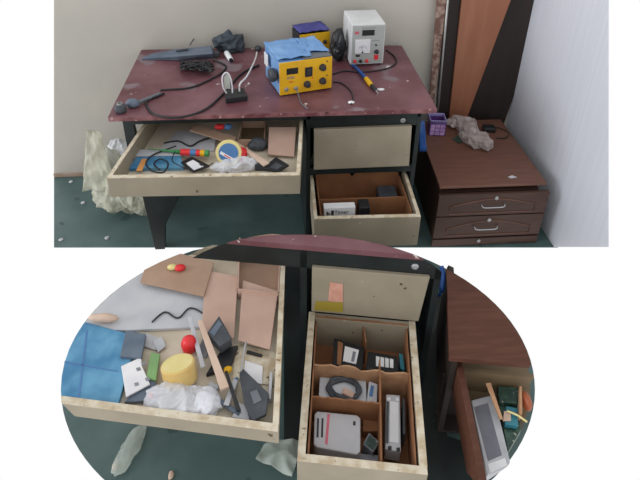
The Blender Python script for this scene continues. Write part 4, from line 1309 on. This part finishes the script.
# things in it
t = sthing('tablet', 'silver-framed tablet with a grey screen lying in the open chest drawer', 'tablet', (488, 435), CZ)
slab('frame', '', '', [(487, 476), (511, 464), (494, 394), (471, 400)], CZ+0.045, 0.044, 'silver', t, 0.004, cut=CZ+0.03)
slab('screen', '', '', [(488, 461), (502, 455), (488, 403), (474, 407)], CZ+0.0458, 0.0008, 'darkscr', t, 0)
slab('home_strip', '', '', [(490, 473), (507, 465), (505, 458), (488, 464)], CZ+0.0458, 0.0008, 'whitep', t, 0)
stick('wooden_stick', 'pale wooden divider stick beside the tablet in the chest drawer', (488, 384), (501, 420), CZ+0.075, CZ+0.06, 0.008, 0.005, 0.006, 'torn')
slab('circuit_board', 'dark green circuit board with metal parts beside the tablet', 'circuit board', [(500, 402), (521, 404), (522, 388), (498, 386)], CZ+0.050, 0.03, 'pcb', cut=CZ+0.03)
slab('circuit_board', 'dark circuit board stacked in front of the green board', 'circuit board', [(508, 452), (521, 430), (521, 407), (499, 404)], CZ+0.032, 0.02, 'pcb', cut=CZ+0.02)
slab('teal_module', 'blue-teal module with a pale label on the dark circuit board', 'module', [(505, 424), (518, 426), (518, 408), (506, 406)], CZ+0.050, 0.016, 'teal')
slab('label_card', 'small pale card on the teal module', 'card', [(503, 421), (511, 421), (511, 411), (504, 411)], CZ+0.052, 0.0018, 'wood')
slab('card_divider', 'upright tan card divider at the right of the circuit boards', 'cardboard', [(519.5, 412), (522.5, 413), (522, 386), (519.5, 386)], CZ+0.070, 0.065, 'torn', cut=CZ+0.05)
p = at(526, 401, z=CZ+0.05)
mb = MB().lump(p, (0.014, 0.028, 0.024), 0.15, 20, 4, 4).oval(CZ+0.05)
tag(mb.build('orange_roll', mat('orange_plastic', (150, 82, 54), 0.5), root=p-UZ*0.024, smooth=True), 'orange roll at the right edge of the open chest drawer', 'roll')
a, b = at(507, 411, z=CZ+0.058), at(527, 422, z=CZ+0.05)
tag(MB().tube([a, a.lerp(b, 0.5)+UZ*0.006, b], 0.003, 8, 5).build('yellow_wire', 'yel2', root=a, smooth=True), 'pale yellow wire crossing the circuit boards', 'wire')
# blue cord in the gap
a = at(440, 262, z=0.36)
pts = [at(441.5, 266, z=0.36), at(443, 276, z=0.34), at(442, 288, z=0.33), at(439, 296, z=0.30)]
tag(MB().tube(pts, [0.008, 0.010, 0.010, 0.006], 10, 5).oval(0.34).build('blue_strap', 'bluecord', root=pts[-1], smooth=True), 'bright blue cord hanging in the gap beside the close-up chest', 'cord')

# ------------------------------------------------------------------ on the oval floor
p = at(280, 462, z=0.001)
mb = MB()
mb.sheet(at(256, 466, z=0.002), at(292, 484, z=0.002), at(304, 448, z=0.002), at(268, 444, z=0.002), n=18, amp=0.05, freq=9, seed=5, thick=0.001)
tag(mb.build('plastic_sheet', 'film', root=p, smooth=True), 'crumpled clear plastic sheet on the floor under the deep drawer', 'plastic sheet')
p = at(130, 452, z=0.001)
tag(MB().lump(p+UZ*0.012, (0.028, 0.075, 0.016), 0.4, 24, 3, 4, zmin=0.001, rot=-0.35).build('plastic_wrap', 'film', root=p, smooth=True), 'scrap of clear wrap on the floor below the wide close-up drawer', 'plastic scrap')
for x, y, lab in ((115, 467, 'pinkish crumb on the floor left of the clear wrap scrap'), (171, 476, 'pinkish crumb on the floor at the bottom edge of the photo')):
    p = at(x, y, z=0.0005)
    tag(MB().lump(p+UZ*0.004, (0.008, 0.014, 0.005), 0.35, 60, x, 2, zmin=0.0004).build('paint_chip', 'wood', root=p), lab, 'paint chip', 'crumbs on the oval floor')

# ------------------------------------------------------------------ light
W = bpy.data.worlds.new('white_surroundings')
S.world = W
W.use_nodes = True
bg = W.node_tree.nodes['Background']
bg.inputs['Color'].default_value = (1, 1, 1, 1)
bg.inputs['Strength'].default_value = 1.0
sd_ = bpy.data.lights.new('window_daylight', 'SUN')
sd_.energy = 1.35
sd_.angle = math.radians(28)
sd_.color = (0.95, 0.97, 1.0)
so = bpy.data.objects.new('window_daylight', sd_)
COL.objects.link(so)
so.location = (-2, -1, 2.5)
so.rotation_euler = V((1.0, 0.25, -0.34)).to_track_quat('-Z', 'Y').to_euler()
S.view_settings.view_transform = 'Standard'
S.view_settings.look = 'None'
S.view_settings.exposure = 0.0
S.view_settings.gamma = 1.0
S.view_settings.use_curve_mapping = False
